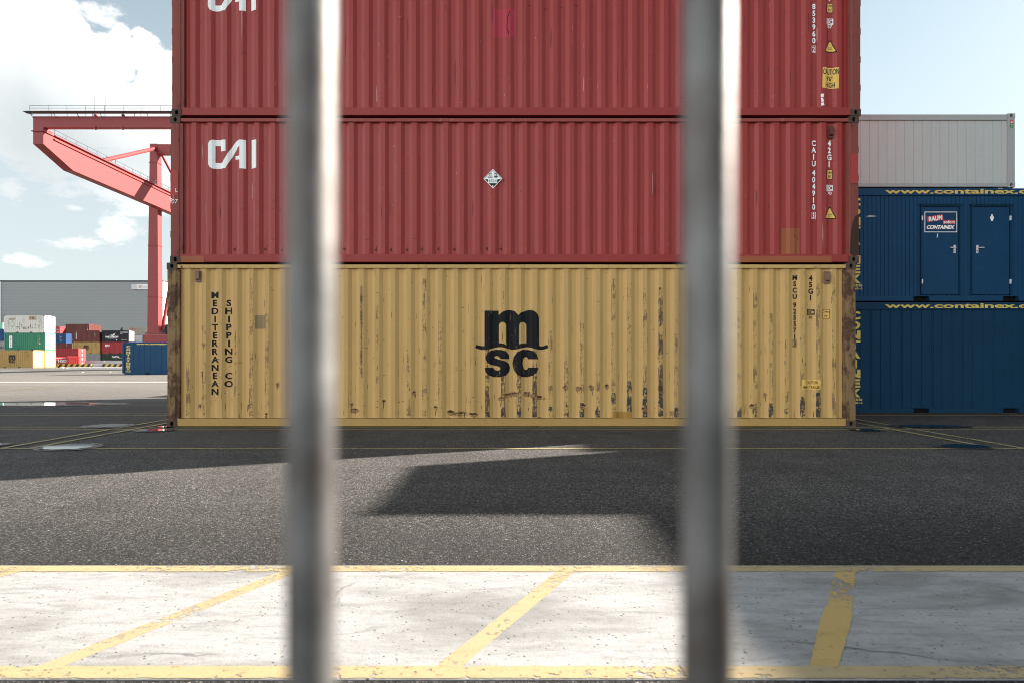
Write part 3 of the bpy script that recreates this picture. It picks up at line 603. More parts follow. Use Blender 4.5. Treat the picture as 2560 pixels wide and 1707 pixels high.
for q in range(330):
    kk = rr_.randrange(-21, 22); xx = PH_Y + kk * PER + rr_.choice((-.04, .04, 0, -.1, .1)) + rr_.gauss(0, .02); zz = 0.2 + 2.55 * rr_.random() ** 1.5
    if abs(xx) > 5.8: continue
    if rr_.random() < 0.6: chip(xx, zz, rr_.uniform(.002, .005), rr_.uniform(.02, .09), rr_.choice((0, 1, 1)))
    else: chip(xx, zz, rr_.uniform(.01, .03), rr_.uniform(.003, .007), rr_.choice((0, 1)))
merge_into(cy_, d.build('rust_chip', [paint('rust_dark', (0.05, 0.024, 0.016), 0, 0.3, 0.2, 0.8).name, paint('rust_tan', (0.24, 0.155, 0.085), 0, 0.3, 0.2, 0.8).name, 'rust_halo'], cy_, SF, BR, 0.0026))

# ---- middle red
cx = 0.045; PH_R = ph_at(840 + 300 / 3.92, cx); cr = hero_container('faded red container with a white diamond placard, directly on top of the weathered yellow one', cx, DF + 0.01, Z1, 2.591, red, PH_R, 11.0)
X, Z = loc_fn(cx, Z1); BRr = corr_breaks(-5.9, 5.9, PH_R); SF = surf_for(2.591, PH_R, 11.0, 0.0022)
CAI_C = [(262, 800), (270, 785), (288, 778), (360, 778), (360, 843), (330, 843), (330, 812), (300, 812), (300, 907), (340, 907), (405, 800), (418, 785), (438, 778), (473, 780), (473, 941), (438, 940), (438, 890), (412, 888), (412, 868), (438, 868), (438, 812), (428, 818), (358, 939), (288, 941), (270, 932), (262, 915)]
CAI_I = [(503, 778), (533, 778), (533, 936), (503, 940)]
def cai(parent, fx, fz, SF, BR):
    d = Decal(); d.poly([(fx(u), fz(v)) for u, v in CAI_C]); d.poly([(fx(u), fz(v)) for u, v in CAI_I]); return d.build('company_lettering', 'white_worn_lettering', parent, SF, BR)
fx = lambda u: ((400 + u / 2.2396) - 1280) / S_ - cx
fz = lambda v: H_EYE + (899 - v / 2.2396) / S_ - Z1
cai(cr, fx, fz, SF, BRr)
def side_marks(parent, X, Z, num, chk, typ, code, SF, BR, dy, col, h1, h2, heavy=True):
    d = Decal(); d.column(num, X(1873.5), Z(320 + dy), Z(480 + dy), 0.82, 0.030, wf=0.90, gap=0.35); d.text(chk, X(1873), Z(499.5 + dy), Z(487.5 + dy), None, 0.012, 0, 0, 0.8); d.frame(X(1868), X(1878.5), Z(501.5 + dy), Z(485.5 + dy), 0.006)
    d.build('serial_number', 'white_worn_lettering', parent, SF, BR)
    d = Decal(); d.column(typ, X(1909.5), Z(320 + dy), Z(382 + dy), 0.84, 0.030, wf=0.92)
    d.frame(X(1902), X(1918), Z(437 + dy), Z(423 + dy), 0.011); d.rect(X(1907.5), X(1908.8), Z(437 + dy), Z(423 + dy)); d.text('C', X(1913), Z(434.5 + dy), Z(426 + dy), None, 0.02); d.rect(X(1904.5), X(1905.8), Z(435 + dy), Z(425 + dy)); d.text(code, X(1910), Z(445.5 + dy), Z(438.5 + dy), None, 0.012, 0, 0, 1.15)
    d.build('type_marking', 'white_worn_lettering', parent, SF, BR)
    placard(parent, X, Z, 1902, 1917.5, 387.5 + dy, 410 + dy, h1, h2, SF, BR)
    d = Decal(); d.poly([(X(1896.5), Z(501.5 + dy)), (X(1925.5), Z(501.5 + dy)), (X(1913), Z(474 + dy)), (X(1909), Z(474 + dy))], (), 1); d.poly([(X(1898.5), Z(499.5 + dy)), (X(1922.5), Z(499.5 + dy)), (X(1912), Z(477 + dy)), (X(1909.5), Z(477 + dy))], (), 0, 0.002)
    d.text('SUPER', X(1910.5), Z(492 + dy), Z(490 + dy), None, 0.01, 1, 0.004, 1.2); d.text('HEAVY', X(1910.5), Z(496 + dy), Z(494 + dy), None, 0.01, 1, 0.004, 1.2)
    d.build('warning_triangle', ['yellow_placard', 'placard_black'], parent, SF, BR, 0.004)
side_marks(cr, X, Z, 'CAIU 404910', '3', '42G1', '70', SF, BRr, 0, 'w', '2.6m', '8\'6"')
vent(cr, X(1904.5), X(1917), Z(315), Z(288), PANEL_Y + 0.01).build('vent', 'vent_red', cr)
d = Decal(); q = lambda a, b: (X(1132 + a), Z(409.5 + b))
d.poly([q(0, -22.5), q(22, 0), q(0, 22.5), q(-22, 0)]); d.frame; e = 2.2
d.poly([q(0, -22.5 + e), q(22 - e, 0), q(0, 22.5 - e), q(-22 + e, 0)], [[q(0, -22.5 + e * 1.35), q(22 - e * 1.35, 0), q(0, 22.5 - e * 1.35), q(-22 + e * 1.35, 0)]], 1, 0.002)
d.poly([q(-18, 1.3), q(18, 1.3), q(0, 19.5)], (), 1, 0.002); d.rect(*(X(1132 - 11), X(1132 + 10)), Z(420), Z(409), 0, 0.004)
d.text('1824', X(1132), Z(418), Z(411.5), X(1141) - X(1124), 0.0, 2, 0.006); d.text('8', X(1131.5), Z(429), Z(424.5), None, 0.02, 0, 0.004)
d.rect(X(1120), X(1131), Z(407), Z(405), 1, 0.004); d.poly([q(2, -5), q(9, -7), q(12, -4.5), q(8, -2), q(3, -3)], (), 2, 0.004)
for a in (-8, -5, 4, 7): d.rect(X(1132 + a), X(1132 + a + 1.4), Z(403.5), Z(399.5), 2, 0.004)
for a in (-1, 1): d.poly([q(a * 3, -13), q(a * 10, -12), q(a * 10, -10.5), q(a * 3, -11.5)], (), 2, 0.004)
d.build('hazard_placard', ['white_lettering', 'placard_black', 'dark_steel'], cr, lambda x, z: PANEL_Y + 0.002, (), 0.004)
d = Decal(); d.rect(X(1797), X(1841), Z(582.5), Z(523)); d.build('paint_patch', 'brown_patch', cr, SF, BRr, 0.002)
for a_, b_ in ((1700, 1911), (413, 468)): d = Decal(); d.rect(X(a_), X(b_), Z(602.5), Z(588)); d.flat('rail_patch', 'brown_patch', cr, 0.0085)
for a_, b_, c_, e_ in ((391, 408, 450, 391), (1954, 1972, 421, 353)): d = Decal(); d.rect(X(a_), X(b_), Z(c_), Z(e_)); d.flat('post_patch', 'red_patch', cr, 0.0005)
d = Decal(); d.poly([(X(1953), Z(582)), (X(1954), Z(545)), (X(1958), Z(515)), (X(1965), Z(497)), (X(1973), Z(492)), (X(1973), Z(585)), (X(1962), Z(588))]); d.flat('post_smear', 'rust_dark', cr, -0.0005)
d = Decal()
for pts in ([(404, 480), (408, 478), (407, 450), (411, 449)], [(393, 463), (400, 452)], [(394, 455), (397, 463), (391, 468)], [(399, 462), (402, 460), (402, 466), (398, 466)], [(404, 458), (408, 457), (406, 468)]): pass
d.text('L', X(405), Z(441), Z(433), None, 0); d.text('6/', X(394), Z(461), Z(451), None, -0.005, rot=0.3); d.text('07', X(400), Z(468), Z(458), None, -0.005, skew=0.15)
d.flat('chalk_writing', 'white_lettering', cr, -0.002)
d = Decal()
for k in range(-12, 12):          # dark grease spots along the foot of the ribs
    x = PH_R + (k + 0.5) * PER + rr_.gauss(0, .01)
    if k % 7 == 6 or k > 8 or k < -9: continue
    chip(x, 0.245 + rr_.gauss(0, .01), 0.02 + 0.012 * rr_.random(), 0.026, 0); chip(x + 0.012, 0.25, 0.006, 0.055, 0)
for k in range(-8, 4):
    if k in (1,): continue
    chip(PH_R + k * PER, 0.425 + rr_.gauss(0, .006), 0.042, 0.004, 0)
    if k < 2: chip(PH_R + k * PER + .01, 1.09 + rr_.gauss(0, .008), 0.04, 0.006, 1); chip(PH_R + k * PER + .01, .96 + rr_.gauss(0, .006), 0.038, 0.005, 1)
for q in range(26): chip(rr_.uniform(-5.7, 5.7), rr_.uniform(.3, 2.2), rr_.uniform(.006, .014), rr_.uniform(.10, .30), rr_.choice((1, 1, 2)))
for q in range(190):
    xx = rr_.uniform(-5.7, 5.7); chip(xx, 0.2 + 2.2 * rr_.random() ** 1.3, *( (rr_.uniform(.002, .004), rr_.uniform(.01, .05)) if rr_.random() < .6 else (rr_.uniform(.008, .03), rr_.uniform(.002, .006)) ), rr_.choice((0, 1, 1, 2)))
merge_into(cr, d.build('scuff_mark', [paint('grease', (0.07, 0.013, 0.012), 0, 0, 0.2).name, paint('dull_scuff', (0.17, 0.028, 0.026), 0, 0, 0.2).name, paint('pale_scuff', (0.42, 0.20, 0.18), 0, 0, 0.2).name], cr, SF, BRr, 0.0022))

# ---- top red
cx = 0.075; PH_T = ph_at(840 + 610 / 2.673 + 5, cx); ct = hero_container('red container with a yellow caution sticker, topmost of the tall stack in the middle', cx, DF, Z2, 2.896, red, PH_T, 23.0)
X, Z = loc_fn(cx, Z2); BRt = corr_breaks(-5.9, 5.9, PH_T); SF = surf_for(2.896, PH_T, 23.0, 0.0022)
fx = lambda u: ((400 + u / 2.2396) - 1280) / S_ - cx
fz = lambda v: H_EYE + (899 - (v - 886) / 2.2396) / S_ - Z2
cai(ct, fx, fz, SF, BRt)
side_marks(ct, X, Z, 'CAIU 853960', '2', '45G1', '87', SF, BRt, -384, 'w', '2.9m', '9\'6"')
d = Decal(); d.poly([(X(1891), Z(200)), (X(1929), Z(202)), (X(1930), Z(153)), (X(1892), Z(153))]); d.text('CAUTION', X(1911), Z(169), Z(156), X(1929) - X(1893), 0.018, 1, 0.002, skew=0); d.text('9\'6"', X(1909), Z(184), Z(173), X(1916) - X(1901), 0.018, 1, 0.002); d.text('HIGH', X(1910), Z(199), Z(187), X(1921) - X(1899), 0.018, 1, 0.002)
d.build('caution_sticker', ['yellow_placard', 'placard_black'], ct, SF, BRt, 0.004)
d = Decal()
for pts in ([(1888, 214), (1895, 214), (1894, 222), (1888, 222)], [(1888, 223), (1893, 224), (1895, 232), (1889, 233)], [(1888, 235), (1894, 234), (1896, 240), (1889, 242)]): d.poly([(X(a), Z(b)) for a, b in pts])
d.build('torn_sticker', 'white_lettering', ct, SF, BRt)
d = Decal(); d.rect(X(1132), X(1184), Z(83), Z(18)); d.build('paint_patch', 'pink_patch', ct, SF, BRt, 0.002)
d = Decal()
for q_ in range(9): chip(X(1165 + rr_.gauss(0, 1.5)), Z(26 + q_ * 6), 0.009, 0.04, 0)
for k in (6, 7, 8, 9, 10): chip(PH_T + k * PER + .1, 1.95 + rr_.gauss(0, .02), 0.045, 0.008, 0)
for k in (16, 17, 18, 19): chip(PH_T + k * PER, .33, 0.05, 0.007, 0); chip(PH_T + k * PER, .33, 0.012, 0.02, 0)
for q in range(26): chip(rr_.uniform(-5.7, 5.7), rr_.uniform(.3, 2.4), rr_.uniform(.006, .014), rr_.uniform(.10, .35), rr_.choice((1, 1, 2)))
for q in range(200):
    xx = rr_.uniform(-5.7, 5.7); chip(xx, 0.2 + 2.5 * rr_.random() ** 1.3, *( (rr_.uniform(.002, .004), rr_.uniform(.01, .07)) if rr_.random() < .7 else (rr_.uniform(.008, .03), rr_.uniform(.002, .006)) ), rr_.choice((0, 1, 1, 2)))
merge_into(ct, d.build('scuff_mark', ['grease', 'dull_scuff', 'pale_scuff'], ct, SF, BRt, 0.0022))

# ------------------------------------------------------------------ simple containers of the yard (built in full, less small detail)
def plain_container(label, cx, y, z0, L=6.058, H=2.591, mat='far_brown', post=None, group=None, rz=0, doors=True, pocket=True, door_mat=None):
    t_ = empty('shipping_container', label, 'container', (cx, y, z0), group, rz); hl = L / 2; mb = MB(); post = post or mat
    for yf, s in ((0, 1), (WID, -1)):
        f = MB(); corr_sheet(f, -hl + 0.12, hl - 0.12, 0.15, H - 0.08, 0.03, 0.0, 1, xf=(None if s == 1 else (lambda p: (p[0], WID - p[1], p[2])))); f.build('side_panel', mat, t_, fix=False)
        for sx in (-1, 1): mb.box(*sorted((sx * hl, sx * (hl - 0.15))), *sorted((yf + s * 0.006, yf + s * 0.14)), 0.118, H - 0.118)
        mb.box(-hl + 0.17, hl - 0.17, *sorted((yf + s * 0.01, yf + s * 0.06)), H - 0.09, H - 0.02)
        if pocket and L < 7:
            for a, b in ((-hl + 0.17, -1.2), (-0.84, 0.84), (1.2, hl - 0.17)): mb.box(a, b, *sorted((yf + s * 0.01, yf + s * 0.06)), 0.02, 0.15)
            for a in (-1.2, 0.84): mb.box(a, a + 0.36, *sorted((yf + s * 0.05, yf + s * 0.06)), 0.02, 0.15, 1)
        else: mb.box(-hl + 0.17, hl - 0.17, *sorted((yf + s * 0.01, yf + s * 0.06)), 0.02, 0.15)
    for sx in (-1, 1):
        x = sx * hl; mb.box(*sorted((x - sx * 0.01, x - sx * 0.1)), 0.15, WID - 0.15, 0.02, 0.15); mb.box(*sorted((x - sx * 0.01, x - sx * 0.1)), 0.15, WID - 0.15, H - 0.11, H - 0.01)
        for z in (0, H - 0.118):
            for a in (0, WID - 0.162): mb.box(*sorted((x, x - sx * 0.178)), a, a + 0.162, z, z + 0.118, 2)
    mb.build('frame', [post, 'dark_opening', 'casting_steel' if mat in ('far_ochre', 'far_white_rusty') else post], t_)
    f = MB(); corr_sheet(f, 0.14, WID - 0.14, 0.15, H - 0.11, 0.03, 0.1, xf=lambda p: (-hl + p[1], p[0], p[2])); f.build('end_panel', mat, t_)
    if doors: door_end(t_, L, H, WID, dict(panel=door_mat or mat, bar=door_mat or mat), hl - 0.03)
    else: f = MB(); corr_sheet(f, 0.14, WID - 0.14, 0.15, H - 0.11, 0.03, 0.1, xf=lambda p: (hl - p[1], p[0], p[2])); f.build('end_panel', mat, t_)
    f = MB(); f.box(-hl + 0.1, hl - 0.1, 0.1, WID - 0.1, H - 0.05, H - 0.03); f.box(-hl + 0.11, hl - 0.11, 0.11, WID - 0.11, 0.06, 0.14); f.build('roof_panel', post, t_)
    return t_
FS = lambda x, z: 0.030

# rows hidden behind the front stack (they carry the long shadow that falls to the left)
def place(o, x, y, z, label): o.location = (x, y, z); o['label'] = label; return o
base_r = plain_container('plain red container in the rows behind the tall front stack', 0, 15.02, 0, 12.192, 2.591, 'red_paint', 'red_post', 'container rows behind the front stack')
for r, y in enumerate((15.02, 17.97, 20.92)):
    for tier in range(3):
        if r == 0 and tier == 0: continue
        place(copy_tree(base_r), 0, y, tier * 2.594, base_r['label'])
for r, y in enumerate((23.87, 26.8)): place(copy_tree(base_r), -0.75, y, 0, base_r['label'])
# stacks to the right of the view (they shade the right of the asphalt)
b20 = plain_container('plain dark grey container stacked beyond the right edge of the view', 16.23, 12.07, 0, 6.058, 2.591, 'yard_grey', 'yard_grey', 'container stacks beyond the right edge of the view')
for tier in (1, 2): place(copy_tree(b20), 16.23, 12.07, tier * 2.591, b20['label'])
for y in (9.60, 12.07, 15.02, 17.97):
    for tier in range(4): place(copy_tree(b20), 23.05, y, tier * 2.591, b20['label'])

# ------------------------------------------------------------------ blue office containers and the grey one on top
YB = 15.10; SB = F / YB
BX = lambda u: ((2120 + u / 1.9595) - 1280) / SB        # zoom pixels of the right-hand crop -> world x
BZ = lambda v: H_EYE + (899 - (260 + v / 1.9595)) / SB
def grooved_sheet(mb, x0, x1, z0, z1, y, grooves, w=0.014, d=0.012, m=0):
    xs = [(x0, 0)]
    for g in sorted(grooves):
        if x0 + w < g < x1 - w: xs += [(g - w, 0), (g - w * .4, d), (g + w * .4, d), (g + w, 0)]
    xs.append((x1, 0)); vs = [(x, y + q, z0) for x, q in xs] + [(x, y + q, z1) for x, q in xs]; n = len(xs)
    mb.mesh(vs, [(i, i + 1, n + i + 1, n + i) for i in range(n - 1)], m)
def office(label, x0, x1, zb, zt, mat, rail, pockets, grooves, holes=(), group=None, top_rail=0.172, cast=True, bh=0.12, yb=YB, dep=2.438, name='office_container', gw=0.014):
    """a cabin container: steel frame, grooved sheet panels, forklift pockets"""
    cx = (x0 + x1) / 2; t_ = empty(name, label, 'container', (cx, yb, zb), group); hl = (x1 - x0) / 2; H = zt - zb
    f = MB(); edges = [-hl + 0.16] + [v - cx for h in holes for v in h[:2]] + [hl - 0.16]; gl = [g - cx for g in grooves]
    for a, b in zip(edges[::2], edges[1::2]): grooved_sheet(f, a, b, bh, H - top_rail, 0.035, gl, gw)
    for h in holes: grooved_sheet(f, h[0] - cx, h[1] - cx, h[3] - zb, H - top_rail, 0.035, gl, gw); grooved_sheet(f, h[0] - cx, h[1] - cx, bh, h[2] - zb, 0.035, gl, gw)
    f.build('wall_panel', mat, t_, fix=False)
    f = MB(); grooved_sheet(f, -hl + .16, hl - .16, bh, H - top_rail, 0, [], gw); f2 = MB(); f2.mesh([(x, dep - 0.035, z) for x, y_, z in f.v], f.f)
    for sx in (-1, 1): f2.box(*sorted((sx * (hl - 0.03), sx * (hl - 0.08))), 0.1, dep - 0.1, bh, H - top_rail)
    f2.build('wall_panel', mat, t_)
    for sx in (-1, 1):
        for ya in (0.0, dep - 0.16):
            f = MB(); f.box(*sorted((sx * hl, sx * (hl - 0.16))), ya, ya + 0.16, 0.10, H - 0.10, 0, 0.008); f.build('corner_post', rail, t_)
            if cast:
                for z in (0, H - 0.1): casting(t_, *sorted((sx * (hl + 0.004), sx * (hl - 0.164))), z, z + 0.10, *((ya - 0.004, ya + 0.15) if ya == 0 else (dep + 0.004, dep - 0.15)), rail)
    for ya, yb2 in ((0.006, 0.13), (dep - 0.13, dep - 0.006)):
        f = MB(); f.box(-hl + 0.164, hl - 0.164, ya, yb2, H - top_rail, H - 0.018, 0, 0.006); f.build('top_rail', rail, t_)
        f = MB(); cuts = [-hl + 0.164] + [v - cx for p in pockets for v in p] + [hl - 0.164]
        for a, b in zip(cuts[::2], cuts[1::2]): f.box(a, b, ya, yb2, 0.012, bh, 0, 0.005)
        f.build('bottom_rail', rail, t_)
    f = MB()
    for a, b in pockets:
        f.box(a - cx - 0.01, b - cx + 0.01, 0.12, dep - 0.12, 0.012, bh - 0.01)
    f.box(-hl + 0.15, hl - 0.15, 0.14, dep - 0.14, bh - 0.005, bh + 0.03); f.build('floor_frame', 'dark_opening', t_)
    f = MB(); f.box(-hl + 0.1, hl - 0.1, 0.12, dep - 0.12, H - 0.05, H - 0.025); f.build('roof_panel', rail, t_)
    return t_
XL, XR = 6.95, 13.0
gB = 'blue office containers right of the tall stack'
PK = [(BX(322), BX(400)), (BX(762), BX(838))]
lo_z1 = BZ(968); up_z1 = BZ(410)
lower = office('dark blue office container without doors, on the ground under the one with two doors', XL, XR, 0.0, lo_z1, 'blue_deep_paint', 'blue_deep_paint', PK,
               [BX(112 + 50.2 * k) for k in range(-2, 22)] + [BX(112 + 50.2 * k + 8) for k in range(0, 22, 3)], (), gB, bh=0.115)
DOORS = [(BX(357), BX(554), BZ(935), BZ(496)), (BX(605), BX(803), BZ(935), BZ(496))]
upper = office('dark blue office container with two doors, directly under the light grey cabin', XL, XR, lo_z1, up_z1, 'blue_paint', 'blue_paint', PK,
               [BX(80 + 20.5 * k) for k in range(-4, 60)], DOORS, gB, bh=0.115, gw=0.010)
for o, zb, zt in ((lower, 0, lo_z1), (upper, lo_z1, up_z1)):
    ccx = (XL + XR) / 2; y0 = 408 if o is upper else 968
    d = Decal(); d.text('www.containex.com', BX(181) - ccx, BZ(y0 + 33) - zb, BZ(y0 + 9) - zb, 0.0735 * 0 + (BX(862) - BX(181)) * 1.215, 0.030, align='l'); d.flat('web_address', 'blue_letter_yellow', o, 0.003)
    d = Decal(); ys = [1016 + k * 47.2 for k in range(9)]
    for k, chh in enumerate('CONTAINEX'):
        v = ys[k] - (0 if o is lower else 557); d.text(chh, BX(32), BZ(v + 41) - zb, BZ(v) - zb, (BX(64) - BX(0)) * (0.45 if chh == 'I' else 1), 0.05)
    for k, ch in enumerate('CONTAINEX'): pass
    v = 1437 - (0 if o is lower else 557); 
    d.text('Austria', BX(73) - 0, BZ(v + 15) - zb, BZ(v) - zb, None, 0.03, align='r', wf=1.15); d.text('07 62601-0', BX(73), BZ(v + 30) - zb, BZ(v + 20) - zb, None, 0.03, align='r', wf=1.15)
    d.v = [(x - ccx, z) for x, z in d.v]; d.flat('company_lettering', 'blue_letter_yellow', o, 0.030)
# doors of the upper container
ccx = (XL + XR) / 2
for k, (xa, xb, za, zb_) in enumerate(DOORS):
    fr = MB(); a, b, c, e = xa - ccx, xb - ccx, za - lo_z1, zb_ - lo_z1
    fr.box(a, a + 0.035, 0.0, 0.10, c, e); fr.box(b - 0.035, b, 0.0, 0.10, c, e); fr.box(a + 0.035, b - 0.035, 0.0, 0.10, e - 0.035, e); fr.box(a - 0.02, b + 0.02, -0.03, 0.0345, e, e + 0.02)
    fr.build('door_frame', 'blue_deep_paint', upper)
    dr = MB(); dr.box(a + 0.043, b - 0.041, 0.022, 0.07, c + 0.008, e - 0.043, 0, 0.004); do = dr.build('door', 'blue_door_paint', upper)
    hx = (b - 0.135) if k == 0 else (a + 0.14); hz = BZ(705) - lo_z1; hd = MB(); s = -1 if k == 0 else 1
    hd.box(hx - 0.022, hx + 0.022, 0.010, 0.022, hz - 0.12, hz + 0.06, 0, 0.004); hd.tube((hx, 0.012, hz), (hx, -0.035, hz), 0.011); hd.tube((hx - s * 0.008, -0.03, hz), (hx + s * 0.12, -0.03, hz), 0.011); hd.box(hx - .006, hx + .006, 0.006, 0.01, hz - .09, hz - .06, 1)
    hd.build('handle', ['handle_metal', 'dark_opening'], do)
    hg = MB(); q = (a + 0.03) if k == 0 else (b - 0.03)
    for v in (560, 870): hg.box(q - 0.012, q + 0.012, -0.012, 0.02, BZ(v + 11) - lo_z1, BZ(v - 11) - lo_z1)
    hg.build('hinge', 'handle_metal', do)
    d = Decal(); bx = lambda u: BX(u) - ccx; bz = lambda v: BZ(v) - lo_z1
    if k == 0:
        d.rect(bx(377), bx(537), bz(629), bz(528), 0); d.rect(bx(380.5), bx(533.5), bz(625.5), bz(531.5), 2, 0.002)
        d.poly([(bx(387), bz(553)), (bx(466), bz(541)), (bx(469), bz(568)), (bx(391), bz(580))], (), 1, 0.004); d.text('RAUM', bx(429), bz(573), bz(549), bx(463) - bx(396), 0.05, 0, 0.006, skew=0.1, rot=0.13)
        d.rect(bx(467), bx(528), bz(589), bz(569), 1, 0.0045); d.text('sofort', bx(498), bz(586), bz(571), bx(526) - bx(470), 0.03, 0, 0.006); d.text('CONTAINEX', bx(453), bz(614), bz(594), bx(522) - bx(386), 0.06, 0, 0.006, skew=0.25)
        d.flat('advertising_panel', ['white_lettering', 'sign_red', 'blue_door_paint'], do, 0.0205)
        d = Decal(); d.poly([(bx(437), bz(655)), (bx(441), bz(655)), (bx(443), bz(637)), (bx(440), bz(636))]); d.flat('torn_sticker', 'white_lettering', do, 0.0195)
    else:
        d.poly([(bx(708) + .021 * math.cos(i * .5236), bz(545) + .021 * math.sin(i * .5236)) for i in range(12)]); P_ = [(700, 551), (716, 551), (717, 565), (714, 565), (713, 574), (703, 574), (702, 565), (699, 565)]; d.poly([(bx(u), bz(v)) for u, v in P_]); d.flat('washroom_symbol', 'white_lettering', do, 0.0195)
d = Decal(); d.poly([(BX(90) - ccx, BZ(551) - lo_z1), (BX(118) - ccx, BZ(553) - lo_z1), (BX(146) - ccx, BZ(550) - lo_z1), (BX(130) - ccx, BZ(547) - lo_z1), (BX(108) - ccx, BZ(546) - lo_z1)]); d.flat('paint_scrape', 'grey_cladding', upper, 0.030)
gx1 = BX(818); gz1 = BZ(48)
grey = office('plain light grey cabin container with vertical seams on top of the dark blue ones', gx1 - 6.058, gx1, up_z1 + 0.004, gz1, 'grey_cladding', 'grey_cladding_rail', [], [BX(108 + 43.3 * k) for k in range(-8, 16)], (), None, top_rail=(BZ(50) - BZ(82)), bh=0.10, name='cabin_container', gw=0.011)
gcx = gx1 - 3.029
d = Decal(); d.rect(BX(793) - gcx, BX(809) - gcx, BZ(98) - up_z1, BZ(80) - up_z1, 0); d.rect(BX(793) - gcx, BX(809) - gcx, BZ(118) - up_z1, BZ(99) - up_z1, 1)
for v in (86, 92): d.rect(BX(796) - gcx, BX(806) - gcx, BZ(v + 3) - up_z1, BZ(v) - up_z1, 2, 0.001)
for v in (104, 110): d.rect(BX(796) - gcx, BX(806) - gcx, BZ(v + 2.5) - up_z1, BZ(v) - up_z1, 2, 0.001)
d.flat('safety_sticker', ['sign_red', 'sign_green', 'white_lettering'], grey, -0.001)

# ------------------------------------------------------------------ blue container far left
YC = 55.0; SCF = F / YC; zx = lambda u: (u / 5.227 - 1280) / SCF; zz_ = lambda v: H_EYE + (899 - (680 + v / 5.227)) / SCF
bx0 = zx(1597); bl = office('dark blue container with yellow lettering standing alone in the sunlit yard left of the stack', bx0, bx0 + 6.058, 0.0, 2.62, 'blue_paint', 'blue_paint', [(zx(1897), zx(1957)), (zx(1957) + 1.75, zx(1957) + 2.1)], [bx0 + 0.45 * k for k in range(1, 14)], (), None, yb=YC, cast=False)
ccx = bx0 + 3.029; d = Decal(); d.text('www.containex.com', zx(1780) - ccx, zz_(950), zz_(930), (zx(2175) - zx(1780)) / 11.2 * 17, 0.05, align='l'); d.flat('web_address', 'blue_letter_yellow', bl, 0.0)
d = Decal()
for k, chh in enumerate('CONTAINEX'): d.text(chh, zx(1674) - ccx, zz_(962 + 36 * k + 29), zz_(962 + 36 * k), (zx(1700) - zx(1648)) * (0.45 if chh == 'I' else 1), 0.06)
d.text('Austria', zx(1674) - ccx, zz_(1293), zz_(1282), (zx(1708) - zx(1642)), 0.03); d.text('07 62601-0', zx(1674) - ccx, zz_(1306), zz_(1298), (zx(1708) - zx(1642)), 0.03)
d.flat('company_lettering', 'blue_letter_yellow', bl, 0.030)

# ------------------------------------------------------------------ far container yard on the left
gF = 'container stacks in the far yard at the left'
def far(label, u0, Y, tier, mat, L=6.058, H=2.591, right=True, **k):
    """u0: zoom pixel of the right end of the long side (or of its left end)"""
    s = F / Y; x = (u0 / 5.227 - 1280) / s; cx = x - L / 2 if right else x + L / 2
    c = plain_container(label, cx, Y, tier, L, H, mat, k.pop('post', None), gF, **k); c['s'] = 0; del c['s']
    fx = lambda u: (u / 5.227 - 1280) / s - cx; fz = lambda v: H_EYE + (899 - (680 + v / 5.227)) / s - tier
    return c, fx, fz
def words(c, fx, fz, items, mat):
    d = Decal()
    for txt, u, v0, v1, w, bold in items:
        d.text(txt, fx(u), fz(v1), fz(v0), (fx(u + w / 2) - fx(u - w / 2)), bold)
    d.flat('lettering', mat, c, 0.022); return d
T = 2.591
c, fx, fz = far('scratched white container, topmost of the nearest far stack above the green one', 580, 102, 2 * T, 'far_white_rusty', post='far_white_rusty')
d = Decal(); d.rect(fx(112), fx(196), fz(630), fz(602)); d.rect(fx(378), fx(470), fz(628), fz(577)); d.flat('paint_patch', 'far_beige', c, 0.024)
d = Decal(); d.rect(fx(392), fx(402), fz(622), fz(583)); d.rect(fx(415), fx(445), fz(622), fz(588)); d.flat('paint_patch', paint('far_ochre_mark', (0.22, 0.13, 0.05), 0, 0, 0.2).name, c, 0.020)
d = Decal(); fr_ = random.Random(3)
for q in range(70):
    u = fr_.gauss(330, 120); v = 745 - abs(fr_.gauss(0, 26))
    if 70 < u < 570: chip(fx(u), fz(v), fr_.uniform(.02, .10), fr_.uniform(.02, .05), 0)
for q in range(14): chip(fx(fr_.uniform(70, 560)), fz(fr_.uniform(640, 720)), 0.02, fr_.uniform(.1, .4), 0)
for q in range(26): chip(fx(fr_.gauss(518, 14)), fz(fr_.uniform(590, 670)), 0.035, 0.03, 0)
merge_into(c, d.flat('rust_chip', 'rust_dark', c, 0.021))
c, fx, fz = far('green container with a white strip of vertical lettering, under the scratched white one', 588, 102, T, 'far_green', post='far_green', door_mat='far_mint')
d = Decal(); d.rect(fx(118), fx(158), fz(985), fz(835)); d.flat('lettering_strip', 'white_lettering', c, 0.024)
d = Decal(); d.column('CAPITAL', fx(139), fz(842), fz(978), 0.85, 0.03, wf=1.2); d.flat('lettering', 'dark_steel', c, 0.018)
d = Decal(); d.column('GATU 1084276', fx(497), fz(825), fz(945), 0.8, 0.0); d.column('22G1', fx(520), fz(860), fz(900), 0.8, 0.0); d.rect(fx(514), fx(526), fz(940), fz(925)); d.flat('serial_number', 'white_lettering', c, 0.018)
far('ochre container at the foot of the nearest far stack under the green one', 588, 102, 0, 'far_ochre', door_mat=paint('far_ochre_door', (0.50, 0.41, 0.27), 0, 0.1, 0.08).name)  # door ochre paled to cream, painting in the overexposed sunlight on the ends
c, fx, fz = far('ochre container with a black emblem on the ground at the left edge, nearest far container', 430, 98.2, 0, 'far_ochre', door_mat='far_ochre_door')
d = Decal(); kx = (fx(212) - fx(98)) / (1217 - 390)
gx = lambda u: fx(98) + (u - 390) * kx
gz = lambda v: fz(1080) + (fz(1188) - fz(1080)) * (v - 157) / (905 - 157)
for o_, h_ in logo_polys(gx, gz): d.poly(o_, h_)
d.flat('emblem', 'placard_black', c, 0.022)
